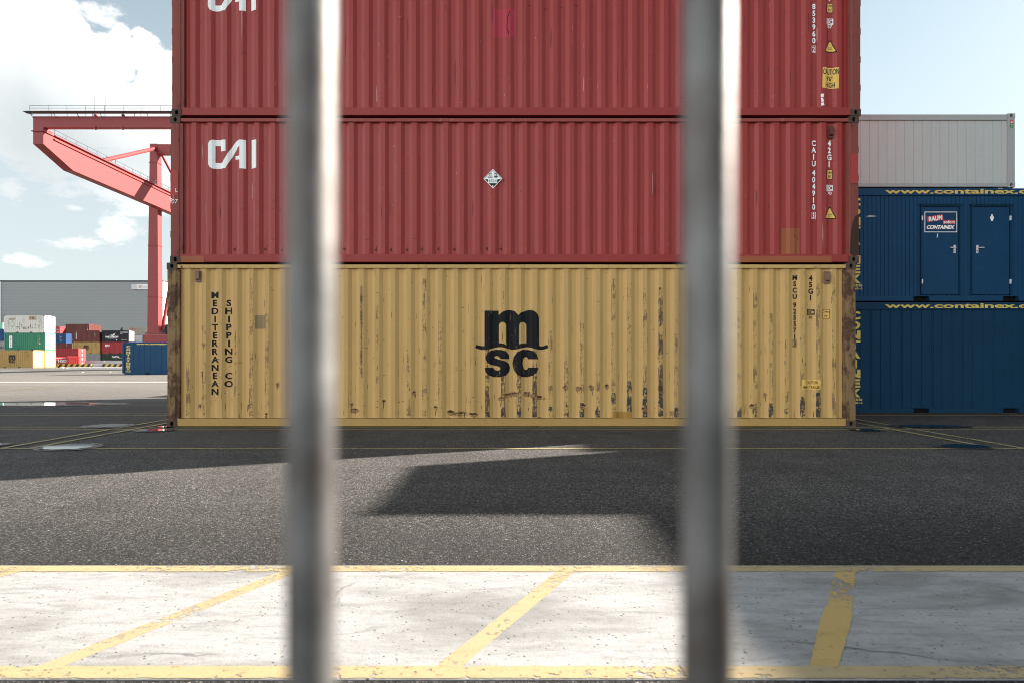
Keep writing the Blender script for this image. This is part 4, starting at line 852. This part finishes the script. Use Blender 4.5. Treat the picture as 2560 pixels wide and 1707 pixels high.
d = Decal(); d.column('MSCU 713402', fx(336), fz(1036), fz(1150), 0.8, 0.01); d.column('22G1', fx(361), fz(1036), fz(1085), 0.8, 0.01); d.rect(fx(355), fx(367), fz(1104), fz(1092)); d.flat('serial_number', 'placard_black', c, 0.022)
# pieces at the far left edge
far('pale mint container at the left edge, topmost behind the green one', 36, 150, 2 * T + 2.1, 'far_mint', H=2.0)
far('dark blue container at the left edge behind the green one, below the pale mint one', 56, 146, 2 * T, 'navy' if False else 'far_navy')
c, fx, fz = far('grey container with large dark letters at the left edge behind the green one', 62, 140, T * 0.93, 'far_grey')
words(c, fx, fz, [('LINERS', -20, 972, 1004, 160, 0.03)], 'dark_steel')
far('grey container on the ground at the left edge behind the ochre one', 62, 140, 0, 'far_grey', H=2.4)
# row at about 155 m
YP = 154.0
def far_logo(c, fx, fz, u0, u1, v0, v1, mat):
    d = Decal(); k = (fx(u1) - fx(u0)) / (1217 - 390)
    for o_, h_ in logo_polys(lambda u: fx(u0) + (u - 390) * k, lambda v: fz(v0) + (fz(v1) - fz(v0)) * (v - 157) / (905 - 157)): d.poly(o_, h_)
    d.flat('emblem', mat, c, 0.02)
c, fx, fz = far('dark brown container with a white vertical word, left of the black winged one', 1300, YP, 2 * T, 'far_brown', L=6.1, doors=False)
d = Decal(); d.column('FLORENS', fx(997), fz(785), fz(878), 0.85, 0.03, wf=1.3); d.column('FSCU 3', fx(1240), fz(790), fz(850), 0.8, 0); d.flat('lettering', 'white_lettering', c, 0.02)
c, fx, fz = far('ochre container with a small black emblem, under the dark brown one with a vertical word', 1303, YP, T, 'far_ochre', L=6.15, doors=False)
far_logo(c, fx, fz, 1080, 1168, 955, 1020, 'placard_black')
d = Decal(); d.column('MEDITERRANEAN', fx(992), fz(935), fz(1010), 0.8, 0.03); d.column('SHIPPING CO', fx(1006), fz(940), fz(1010), 0.8, 0.03); d.column('MSCU 4', fx(1250), fz(935), fz(990), 0.8, 0.02); d.flat('lettering', 'placard_black', c, 0.02)
far('grey container at the foot of the stack left of the black one', 1310, YP, 0, 'far_grey', L=6.15, doors=False)
c, fx, fz = far('black container with a white wing emblem and lettering, topmost beside its white doors', 1682, YP, 2 * T, 'far_black', door_mat='far_white')
words(c, fx, fz, [('NYK LOGISTICS', 1462, 838, 858, 168, 0.05), ('& MEGACARRIER', 1462, 862, 870, 134, 0.03), ('NYK LOGISTICS', 1618, 784, 795, 98, 0.05), ('2210', 1585, 805, 811, 30, 0.03), ('MEGACARRIER', 1618, 880, 886, 76, 0.02)], 'white_lettering')
d = Decal()
for pts in ([(1418, 836), (1510, 800), (1488, 832), (1478, 832), (1496, 808), (1440, 832)], [(1448, 838), (1500, 806), (1476, 836)]): d.poly([(fx(u), fz(v)) for u, v in pts])
d.rect(fx(1518), fx(1530), fz(895), fz(884)); d.flat('emblem', 'white_lettering', c, 0.018)
c, fx, fz = far('crimson container with white letters under the black one', 1682, YP, T, 'far_crimson', door_mat='far_crimson')
d = Decal(); kx = (fx(1428) - fx(1375)) / (533 - 262)
for P_ in (CAI_C, CAI_I): d.poly([(fx(1375) + (u - 262) * kx, fz(945) + (fz(974) - fz(945)) * (v - 778) / 163) for u, v in P_])
d.flat('lettering', 'white_lettering', c, 0.02)
c, fx, fz = far('very dark green container at the foot of the stack under the crimson one', 1682, YP, 0, 'far_olive')
words(c, fx, fz, [('CAPITAL', 1512, 1093, 1118, 98, 0.03), ('LEASE', 1578, 1117, 1122, 46, 0.02)], 'white_lettering')
# rows further back
YQ = 176.0
c, fx, fz = far('dark brown container with sunlit doors, topmost of the back row below the warehouse wall', 1165, YQ, 3 * T, 'far_brown', door_mat='far_brown')
d = Decal(); d.column('FSCU 706523', fx(1143), fz(700), fz(750), 0.8, 0); d.rect(fx(1138), fx(1148), fz(757), fz(747)); d.flat('serial_number', 'white_lettering', c, 0.02)
far('brown container of which only sunlit doors show, right of the topmost brown one', 1245, 181.0, 3 * T, 'far_brown')
c, fx, fz = far('black container with white letters, partly hidden behind the dark brown one', 1165, YQ, 2 * T, 'far_black'); words(c, fx, fz, [('NYK LOGISTICS', 980, 874, 890, 145, 0.05)], 'white_lettering')
far('dark brown container low in the back row behind the ochre emblem one', 1165, YQ, T, 'far_brown'); far('dark brown container on the ground in the back row', 1165, YQ, 0, 'far_brown')
for tier in range(3): far('brown container in the row behind the back row', 1245, 181.0, tier * T, 'far_brown', doors=False)
YR = 170.0
c, fx, fz = far('small bright red container with white writing and a sunlit end, above a dark blue one', 782, 178, 2 * T + 2.6, 'far_bright_red', H=2.0, doors=False)
words(c, fx, fz, [('HAMBURG', 757, 748, 756, 44, 0.04), ('SUD', 757, 784, 795, 30, 0.04)], 'white_lettering')
c, fx, fz = far('dark blue container under the small bright red one in the back row', 862, 172, 2 * T, 'far_navy', doors=False)
d = Decal(); d.column('GESU 3117', fx(782), fz(830), fz(895), 0.8, 0); d.rect(fx(793), fx(801), fz(850), fz(842)); d.rect(fx(793), fx(801), fz(898), fz(890)); d.flat('serial_number', 'white_lettering', c, 0.02)
c, fx, fz = far('maroon container under the dark blue one in the back row', 940, 166, T, 'far_brown', doors=False)
d = Decal(); d.column('TRLU 421', fx(868), fz(922), fz(970), 0.8, 0); d.flat('serial_number', 'white_lettering', c, 0.02)
far('maroon container on the ground behind the stacked red flat racks', 905, 166, 0, 'far_brown', doors=False)
c, fx, fz = far('beige container with red letters beyond the black one, left of the crane leg', 1676, 190, 3 * T, 'far_beige', L=12.19, H=2.35, right=False, doors=False)
words(c, fx, fz, [('OOCL', 1738, 740, 756, 56, 0.04)], 'sign_red')
far('silver container under the beige one left of the crane leg', 1768, 186, 2 * T, 'far_silver', L=3.4, right=False, doors=False)
far('dark blue container with a white top corner right next to the crane leg', 1862, 185, 2 * T, 'far_navy', L=6.0, right=False, doors=False)
far('black container right of the crane leg in the distance', 2105, 178, 3 * T, 'far_black', L=6.0, right=False, doors=False)
for tier in range(2): far('silver container low in the row under the beige one', 1768, 186, tier * T, 'far_silver', L=12.19, right=False, doors=False)
far('grey container under the beige one in the back row', 1676, 190, 2 * T, 'far_grey', L=2.0, right=False, doors=False)

# folded red flat racks in a pile, two red units in front of them
gR = 'pile of folded red flat racks'
for k in range(4):
    Y = 136.0; s = F / Y; x1 = (1022 / 5.227 - 1280) / s; L = 6.058; H = 0.86
    t_ = empty('flat_rack', ('topmost folded red flat rack of the pile left of the grey barrier', 'second folded red flat rack from the top of its pile', 'third folded red flat rack from the top of its pile', 'lowest folded red flat rack of the pile, behind the striped beam')[3 - k], 'flat rack', (x1 - L / 2, Y, k * 0.87), gR)
    f = MB(); f.box(-L / 2 + .1, L / 2 - .02, 0.05, WID - 0.05, 0.10, H - 0.1)
    for q in range(15): xx = -L / 2 + 0.3 + q * 0.39; f.box(xx, xx + 0.09, 0.0, 0.05, 0.1, H - 0.1)
    f.build('deck', 'far_crimson', t_)
    f = MB(); f.box(-L / 2, L / 2, 0.0, 0.09, H - 0.1, H - 0.02); f.box(-L / 2, L / 2, 0.0, 0.09, 0.0, 0.09); f.build('side_rail', 'far_crimson', t_)
    f = MB(); f.box(L / 2 - 0.02, L / 2 + 0.02, 0.06, WID - 0.06, 0.06, H - 0.04, 0, 0.01); f.box(L / 2 + .02, L / 2 + .05, 0.1, WID - 0.1, 0.02, 0.08); f.build('end_wall', 'far_bright_red', t_)
    f = MB(); f.box(L / 2 + .021, L / 2 + .027, WID / 2 - 0.05, WID / 2 + 0.05, 0.2, H - 0.2); f.build('end_mark', 'white_lettering', t_)
for k, (u, lab, word) in enumerate(((815, 'red unit with white letters in a pale frame, before the pile of red flat racks', 'HSD'), (962, 'red ribbed unit with sunlit front, right of the white lettered one', ''))):
    Y = 128.0; s = F / Y; t_ = empty('machine_unit', lab, 'container', ((u / 5.227 - 1280) / s, Y, 0.0), None, R(38))
    w, hh = (1.25, 1.75) if k == 0 else (0.95, 1.85); f = MB(); f.box(-w, w, 0, 1.7, 0.25, hh, 0, 0.05); f.build('casing', 'far_bright_red', t_)
    f = MB()
    for sx in (-1, 1): f.box(sx * w * .8 - .1, sx * w * .8 + .1, 0.1, 1.6, 0, 0.25)
    f.build('skid', 'dark_steel', t_); f = MB()
    if word: d = Decal(); d.frame(-w * .85, w * .8, .45, hh - .25, 0.05); d.text(word, 0, .7, hh - .5, w * 1.1, 0.05); d.flat('lettering', 'white_lettering', t_, -0.01)
    else:
        for q in range(6): f.box(-w * .8 + q * w * .3, -w * .8 + q * w * .3 + .05, -0.03, 0, 0.4, hh - .15)
        f.build('rib', 'far_bright_red', t_)
# barrier beams, kerb rail, debris
Y = 105.0; s = F / Y
for u0, u1, lab in ((680, 1190, 'yellow and black striped beam on the ground before the red flat racks'), (1320, 1760, 'yellow and black striped beam on the ground running behind the lone blue container')):
    xa, xb = (u0 / 5.227 - 1280) / s, (u1 / 5.227 - 1280) / s
    t_ = empty('striped_beam', lab, 'barrier', (xa, Y, 0), 'striped beams in the far yard'); f = MB(); f.box(0, xb - xa, 0, 0.3, 0.12, 0.56); f.build('beam', 'hazard_stripes', t_)
    f = MB(); [f.box(q - .15, q + .15, 0.02, 0.28, 0, 0.12) for q in (1.0, (xb - xa) / 2, xb - xa - 1.0)]; f.build('foot', 'dark_steel', t_)
for u0, u1, lab in ((598, 680, 'grey concrete block left of the striped beam, at the foot of the ochre container'), (1195, 1315, 'grey steel coupling between the two striped beams')):
    xa, xb = (u0 / 5.227 - 1280) / s, (u1 / 5.227 - 1280) / s; f = MB(); f.box(0, xb - xa, 0, .5, 0, .55, 0, .05); f.box(.3, xb - xa - .2, -.1, 0, .1, .3); single(f.build('connecting_block', 'barrier_concrete', None, (xa, Y + .2, 0)), lab, 'block')
for k, (u0, u1) in enumerate(((1100, 1355), (1358, 1620))):
    Y2 = 131.0; s2 = F / Y2; xa, xb = (u0 / 5.227 - 1280) / s2, (u1 / 5.227 - 1280) / s2
    f = MB(); f.prism([(0, 0), (.6, 0), (.6, .12), (.42, .4), (.38, 1.05), (.22, 1.05), (.18, .4), (0, .12)], 0, xb - xa - 0.06, 'x'); single(f.build('concrete_barrier', 'barrier_concrete', None, (xa, Y2, 0)), ('light grey concrete barrier right beside the red flat racks', 'light grey concrete barrier running behind the lone blue container')[k], 'barrier', 'concrete barriers in the far yard')
xa, xb = (865 / 5.227 - 1280) / (F / 103), (1640 / 5.227 - 1280) / (F / 103); f = MB(); f.prism([(0, 0), (.25, 0), (.22, .14), (.03, .14)], 0, xb - xa, 'x'); single(f.build('kerb_rail', 'white_lettering', None, (xa, 103, 0)), 'long low white kerb rail on the ground in front of the striped beams', 'kerb')
def lump(seed, r):
    bm = bmesh.new(); bmesh.ops.create_icosphere(bm, subdivisions=2, radius=1.0); f = MB()
    for v in bm.verts: k = 1 + .35 * noise.noise(v.co * 1.4 + Vector((seed, 0, 0))); v.co = Vector((v.co.x * r * k, v.co.y * r * .7 * k, max(v.co.z * r * .55 * k, -.02)))
    bm.verts.index_update(); f.mesh([v.co for v in bm.verts], [[v.index for v in q.verts] for q in bm.faces]); bm.free(); return f
for k, (u, v, r, lab) in enumerate(((812, 1246, .34, 'largest crumpled white sheet on the ground before the striped beam'), (878, 1257, .12, 'small white scrap on the asphalt just before the white kerb rail'), (1078, 1303, .12, 'white scrap alone on the sunlit asphalt left of the lone blue container'), (1440, 1303, .09, 'tiny white scrap close to the lone blue container'))):
    py = 680 + v / 5.227; X0, Y0 = gpt(u / 5.227, py + .6); single(lump(k * 5.0, r).build('paper_scrap', 'leaf_litter', None, (X0, Y0, 0.0)), lab, 'litter')

# ------------------------------------------------------------------ warehouse
YW = 236.0; sW = F / YW; wx = lambda u: (u / 5.227 - 1280) / sW; wz = lambda v: H_EYE + (899 - (680 + v / 5.227)) / sW
wh = empty('warehouse', 'huge windowless grey clad warehouse filling the background at the left', 'warehouse', (wx(18), YW, 0)); x0 = wx(18); x1 = wx(2122) - x0; zt = wz(130)
f = MB(); f.box(0, x1, 0, 70, 0, zt); f.build('wall', 'cladding_sheet', wh)
f = MB(); f.box(-0.6, x1 + 0.15, -0.15, 70.1, zt + .02, zt + 0.5); f.build('roof_edge', 'dark_steel', wh)
f = MB(); f.box(x1 + 0.02, x1 + 0.25, -0.12, 70, 0, zt); f.build('end_wall', 'warehouse_white', wh)
f = MB(); f.box(wx(8) - x0, -0.02, -0.2, 60, 0, zt); f.build('corner_trim', 'warehouse_white', wh)
f = MB(); f.box(-60, wx(8) - x0 - 0.02, 0, 60, 0, zt - .2); f.build('blue_wall', 'warehouse_blue', wh)
f = MB(); f.box(wx(1730) - x0, wx(2060) - x0, -0.5, -0.1, wz(230), wz(163)); f.box(wx(1730) - x0 - .05, wx(1795) - x0, -0.56, -0.501, wz(230), wz(163), 1); sg = f.build('sign', ['warehouse_white', 'far_silver'], wh)
d = Decal(); cxs, czs = wx(1842) - x0, wz(196)
for k in range(6):
    a = k * math.tau / 6; q = lambda r, da: (cxs + r * math.cos(a + da), czs + r * math.sin(a + da))
    d.poly([q(.18, -.1), q(.40, .25), q(.62, .75), q(.64, 1.05), q(.42, .85), q(.2, .5)])
d.flat('emblem', 'sign_red', sg, -0.57)
d = Decal(); d.text('TSCHUMI', wx(1868) - x0, wz(212), wz(190), None, 0.0, align='l'); d.flat('lettering', 'far_silver', sg, -0.57)

# small conifer behind the black container
tr = empty('conifer_tree', 'small dark green tree showing above the black container', 'tree', ((1592 / 5.227 - 1280) / (F / 205), 205, 0)); f = MB(); f.tube((0, 0, 0), (0, 0, 9.5), 0.25, 8, 0, 0.06)
for k in range(26):
    a = k * 2.4; z = 2 + k * 0.28; r = 2.4 * (1 - z / 11); f.tube((0, 0, z), (r * math.cos(a), r * math.sin(a), z - .2), 0.05, 5, 0, 0.015)
f.build('trunk', 'tree_bark', tr); f = MB(); rr2 = random.Random(2)
for k in range(2200):
    z = 1.5 + 9.2 * rr2.random(); r = max(.1, 2.9 * (1 - z / 11.2)) * rr2.random() ** .5 * (.75 + .5 * rr2.random()); a = rr2.random() * math.tau; p = Vector((r * math.cos(a), r * math.sin(a), z - r * .15)); u = Vector((rr2.gauss(0, 1), rr2.gauss(0, 1), rr2.gauss(0, .6))).normalized() * .22; v = u.orthogonal().normalized() * .09
    f.face([p - u, p + v, p + u, p - v])
f.build('crown', 'tree_leaf', tr, fix=False)

# ------------------------------------------------------------------ red gantry crane
cr_ = empty('gantry_crane', 'tall red gantry crane with a cantilevered girder behind the left of the tall stack', 'crane', (-40.8, 80, 0))
O = Vector((40.8, -80, 0))
GX0, GX1 = -41.39, -40.50                      # left girder in x
SPAN = 29.0
def add(f, name, mat='crane_red'): 
    f.v = [tuple(Vector(p) + O) for p in f.v]; return f.build(name, mat, cr_)
for k, dx in enumerate((0, SPAN)):
    f = MB(); a, b = GX0 + dx, GX1 + dx
    f.prism([(59.0, 19.8), (63.0, 18.6), (104, 18.75), (104, 20.9), (60.2, 20.9), (60.2, 21.25), (59.0, 21.25)], a, b, 'x'); add(f, 'girder')
    f = MB(); f.box(b, b + 0.12, 60.3, 104, 20.55, 20.66); f.box(b, b + 0.20, 60.3, 104, 20.90, 20.97); f.box(a - .1, b + .12, 58.88, 58.999, 20.86, 20.94); f.box(b, b + .12, 59, 60.2, 20.86, 20.94); add(f, 'rail_track')
    f = MB()
    for z in (21.22, 21.55): f.tube((b - .1, 60.4, z), (b - .1, 104, z), 0.022, 5)
    for q in range(28): f.tube((b - .1, 60.6 + q * 1.55, 20.9), (b - .1, 60.6 + q * 1.55, 21.55), 0.022, 5)
    add(f, 'walkway_railing', 'dark_steel')
    for yl in (80.0, 98.0):
        f = MB(); w0, w1 = 1.30, 0.86; xl = a - 0.95; pts = []
        zb, zt_ = 4.3, 26.45
        for z, w in ((zb, w0), (15.0, 1.12), (zt_, w1)):
            xc = xl - .1 - 0.31 * (w - w1) / (w0 - w1); pts.append((z, xc, xc + w))
        vs = []
        for z, xa, xb in pts: vs += [(xa, yl, z), (xb, yl, z), (xb, yl + 0.95, z), (xa, yl + 0.95, z)]
        f.mesh(vs, [(0, 3, 2, 1)] + [(4 * i + j, 4 * i + (j + 1) % 4, 4 * i + 4 + (j + 1) % 4, 4 * i + 4 + j) for i in (0, 1) for j in range(4)] + [(8, 9, 10, 11)])
        for z in (8.5, 14.5, 24.2): w = 1.3 - (z - 4.3) / 22.15 * .44; f.box(xl - .17 - .31 * (w - .86) / .44, xl - .1 + w + .07 - .31 * (w - .86) / .44, yl - .07, yl + 1.02, z, z + .06)
        f.box(xl - .6, xl + 1.15, yl - .15, yl + 1.1, 4.2, 4.36); add(f, 'leg')
        f = MB(); f.tube((xl + .5, yl + .3, 26.0), (b - .2, yl - 12 if yl < 90 else yl + 5, 21.0), 0.22, 10); add(f, 'brace'); f = MB(); f.tube((xl + .75, yl + .6, 25.8), (b - .25, yl + 5.4, 20.9), 0.14, 8); add(f, 'brace'); f = MB(); f.tube((xl + .95, yl + .85, 4.6), (b - .3, yl + 4.2, 18.7), 0.20, 8); add(f, 'brace')
        f = MB(); f.box(xl - .8, xl + 6.0 if dx == 0 else xl + 2, yl - .1, yl + 1.2, 0.9, 4.1); f.box(xl - .3, xl + 1.6, yl - .2, yl + 1.3, 0.25, 0.9); add(f, 'sill_beam')
        for q in (0, 1.2): f = MB(); f.tube((xl + q, yl + .3, .42), (xl + q, yl + .7, .42), .42, 14); add(f, 'wheel', 'dark_steel')
for yl in (80.0, 98.0): f = MB(); f.box(GX0 - .95 + .76, GX1 + SPAN - .95, yl + .03, yl + .9, 25.3, 26.4); add(f, 'portal_beam')
for ya in (59.0, 103.38):
    f = MB(); f.box(GX0, GX1 + SPAN, ya, ya + 0.62, 21.252, 22.18); add(f, 'cross_beam')
    if ya > 80: continue
    f = MB(); f.box(GX0 - .4, GX1 + SPAN, ya - .75, ya - .1, 22.36, 22.385); f.beam((GX0 - .35, ya - .42, 22.35), (GX0 + .3, ya - .42, 22.15), .04, .04)
    for q in range(15): f.beam((GX0 + q * 2, ya - .4, 22.36), (GX0 + q * 2, ya, 22.05), .04, .04)
    add(f, 'walkway', 'dark_steel')
    f = MB()
    for yy, z0, ro in ((ya - .72, 22.385, 0.0), (ya + .55, 22.18, 0.8)):
        for z in (22.62, 22.85): f.tube((GX0 + .2, yy, z), (GX1 + SPAN, yy, z), .016, 5)
        for q in range(18): f.tube((GX0 + .2 + q * 1.6 + ro, yy, z0), (GX0 + .2 + q * 1.6 + ro, yy, 22.85), .016, 5)
    add(f, 'walkway_railing', 'dark_steel')
    for q in (5.1, 6.05): f = MB(); f.tube((GX0 + q, ya + .3, 22.18), (GX0 + q, ya + .3, 24.0), .020, 6, 0, .014); add(f, 'aerial_mast', 'dark_steel')
    for q in (1.2, 4.8, 8.4): f = MB(); f.box(GX0 + q, GX0 + q + .45, ya + .1, ya + .4, 22.60, 22.65); f.box(GX0 + q + .2, GX0 + q + .24, ya + .2, ya + .3, 22.18, 22.60); add(f, 'floodlight', 'dark_steel')
    for q in (5.35, 7.7): f = MB(); f.box(GX0 + q, GX0 + q + .2, ya - .12, ya + .05, 22.18, 22.32); f.box(GX0 + q + .05, GX0 + q + .15, ya - .25, ya, 21.0, 21.26); add(f, 'bracket')

# ------------------------------------------------------------------ steel fence just before the lens
FY = 0.2073
fe = empty('bar_fence', 'galvanised steel fence bars in the foreground, out of focus', 'fence', (0, FY, 0))
bx_ = [-0.0608, 0.0594]; pitch = 0.1202
for k in range(-9, 10):
    x = bx_[0] + k * pitch if k <= 0 else bx_[1] + (k - 1) * pitch; r = 0.00745
    f = MB(); n = 28; zs = [0.12 + 1.96 * q / 24 for q in range(25)]; vs = []
    for z in zs:
        for i in range(n): a = i * math.tau / n; q = r * (1 + .02 * noise.noise(Vector((math.cos(a), z * 22, k)))); vs.append((x + q * math.cos(a) + .0003 * math.sin(z * 9 + k), q * math.sin(a), z))
    f.mesh(vs, [(j * n + i, j * n + (i + 1) % n, (j + 1) * n + (i + 1) % n, (j + 1) * n + i) for j in range(24) for i in range(n)], 0, True); f.build('bar', 'galvanised_bar', fe, fix=False)
for z in (0.15, 1.98): f = MB(); f.box(-1.25, 1.25, -0.02, 0.02, z, z + 0.04, 0, .003); f.build('cross_rail', 'galvanised_bar', fe)
for x in (-1.28, 1.28): f = MB(); f.box(x - .03, x + .03, -.03, .03, 0, 2.1, 0, .004); f.build('post', 'galvanised_bar', fe)
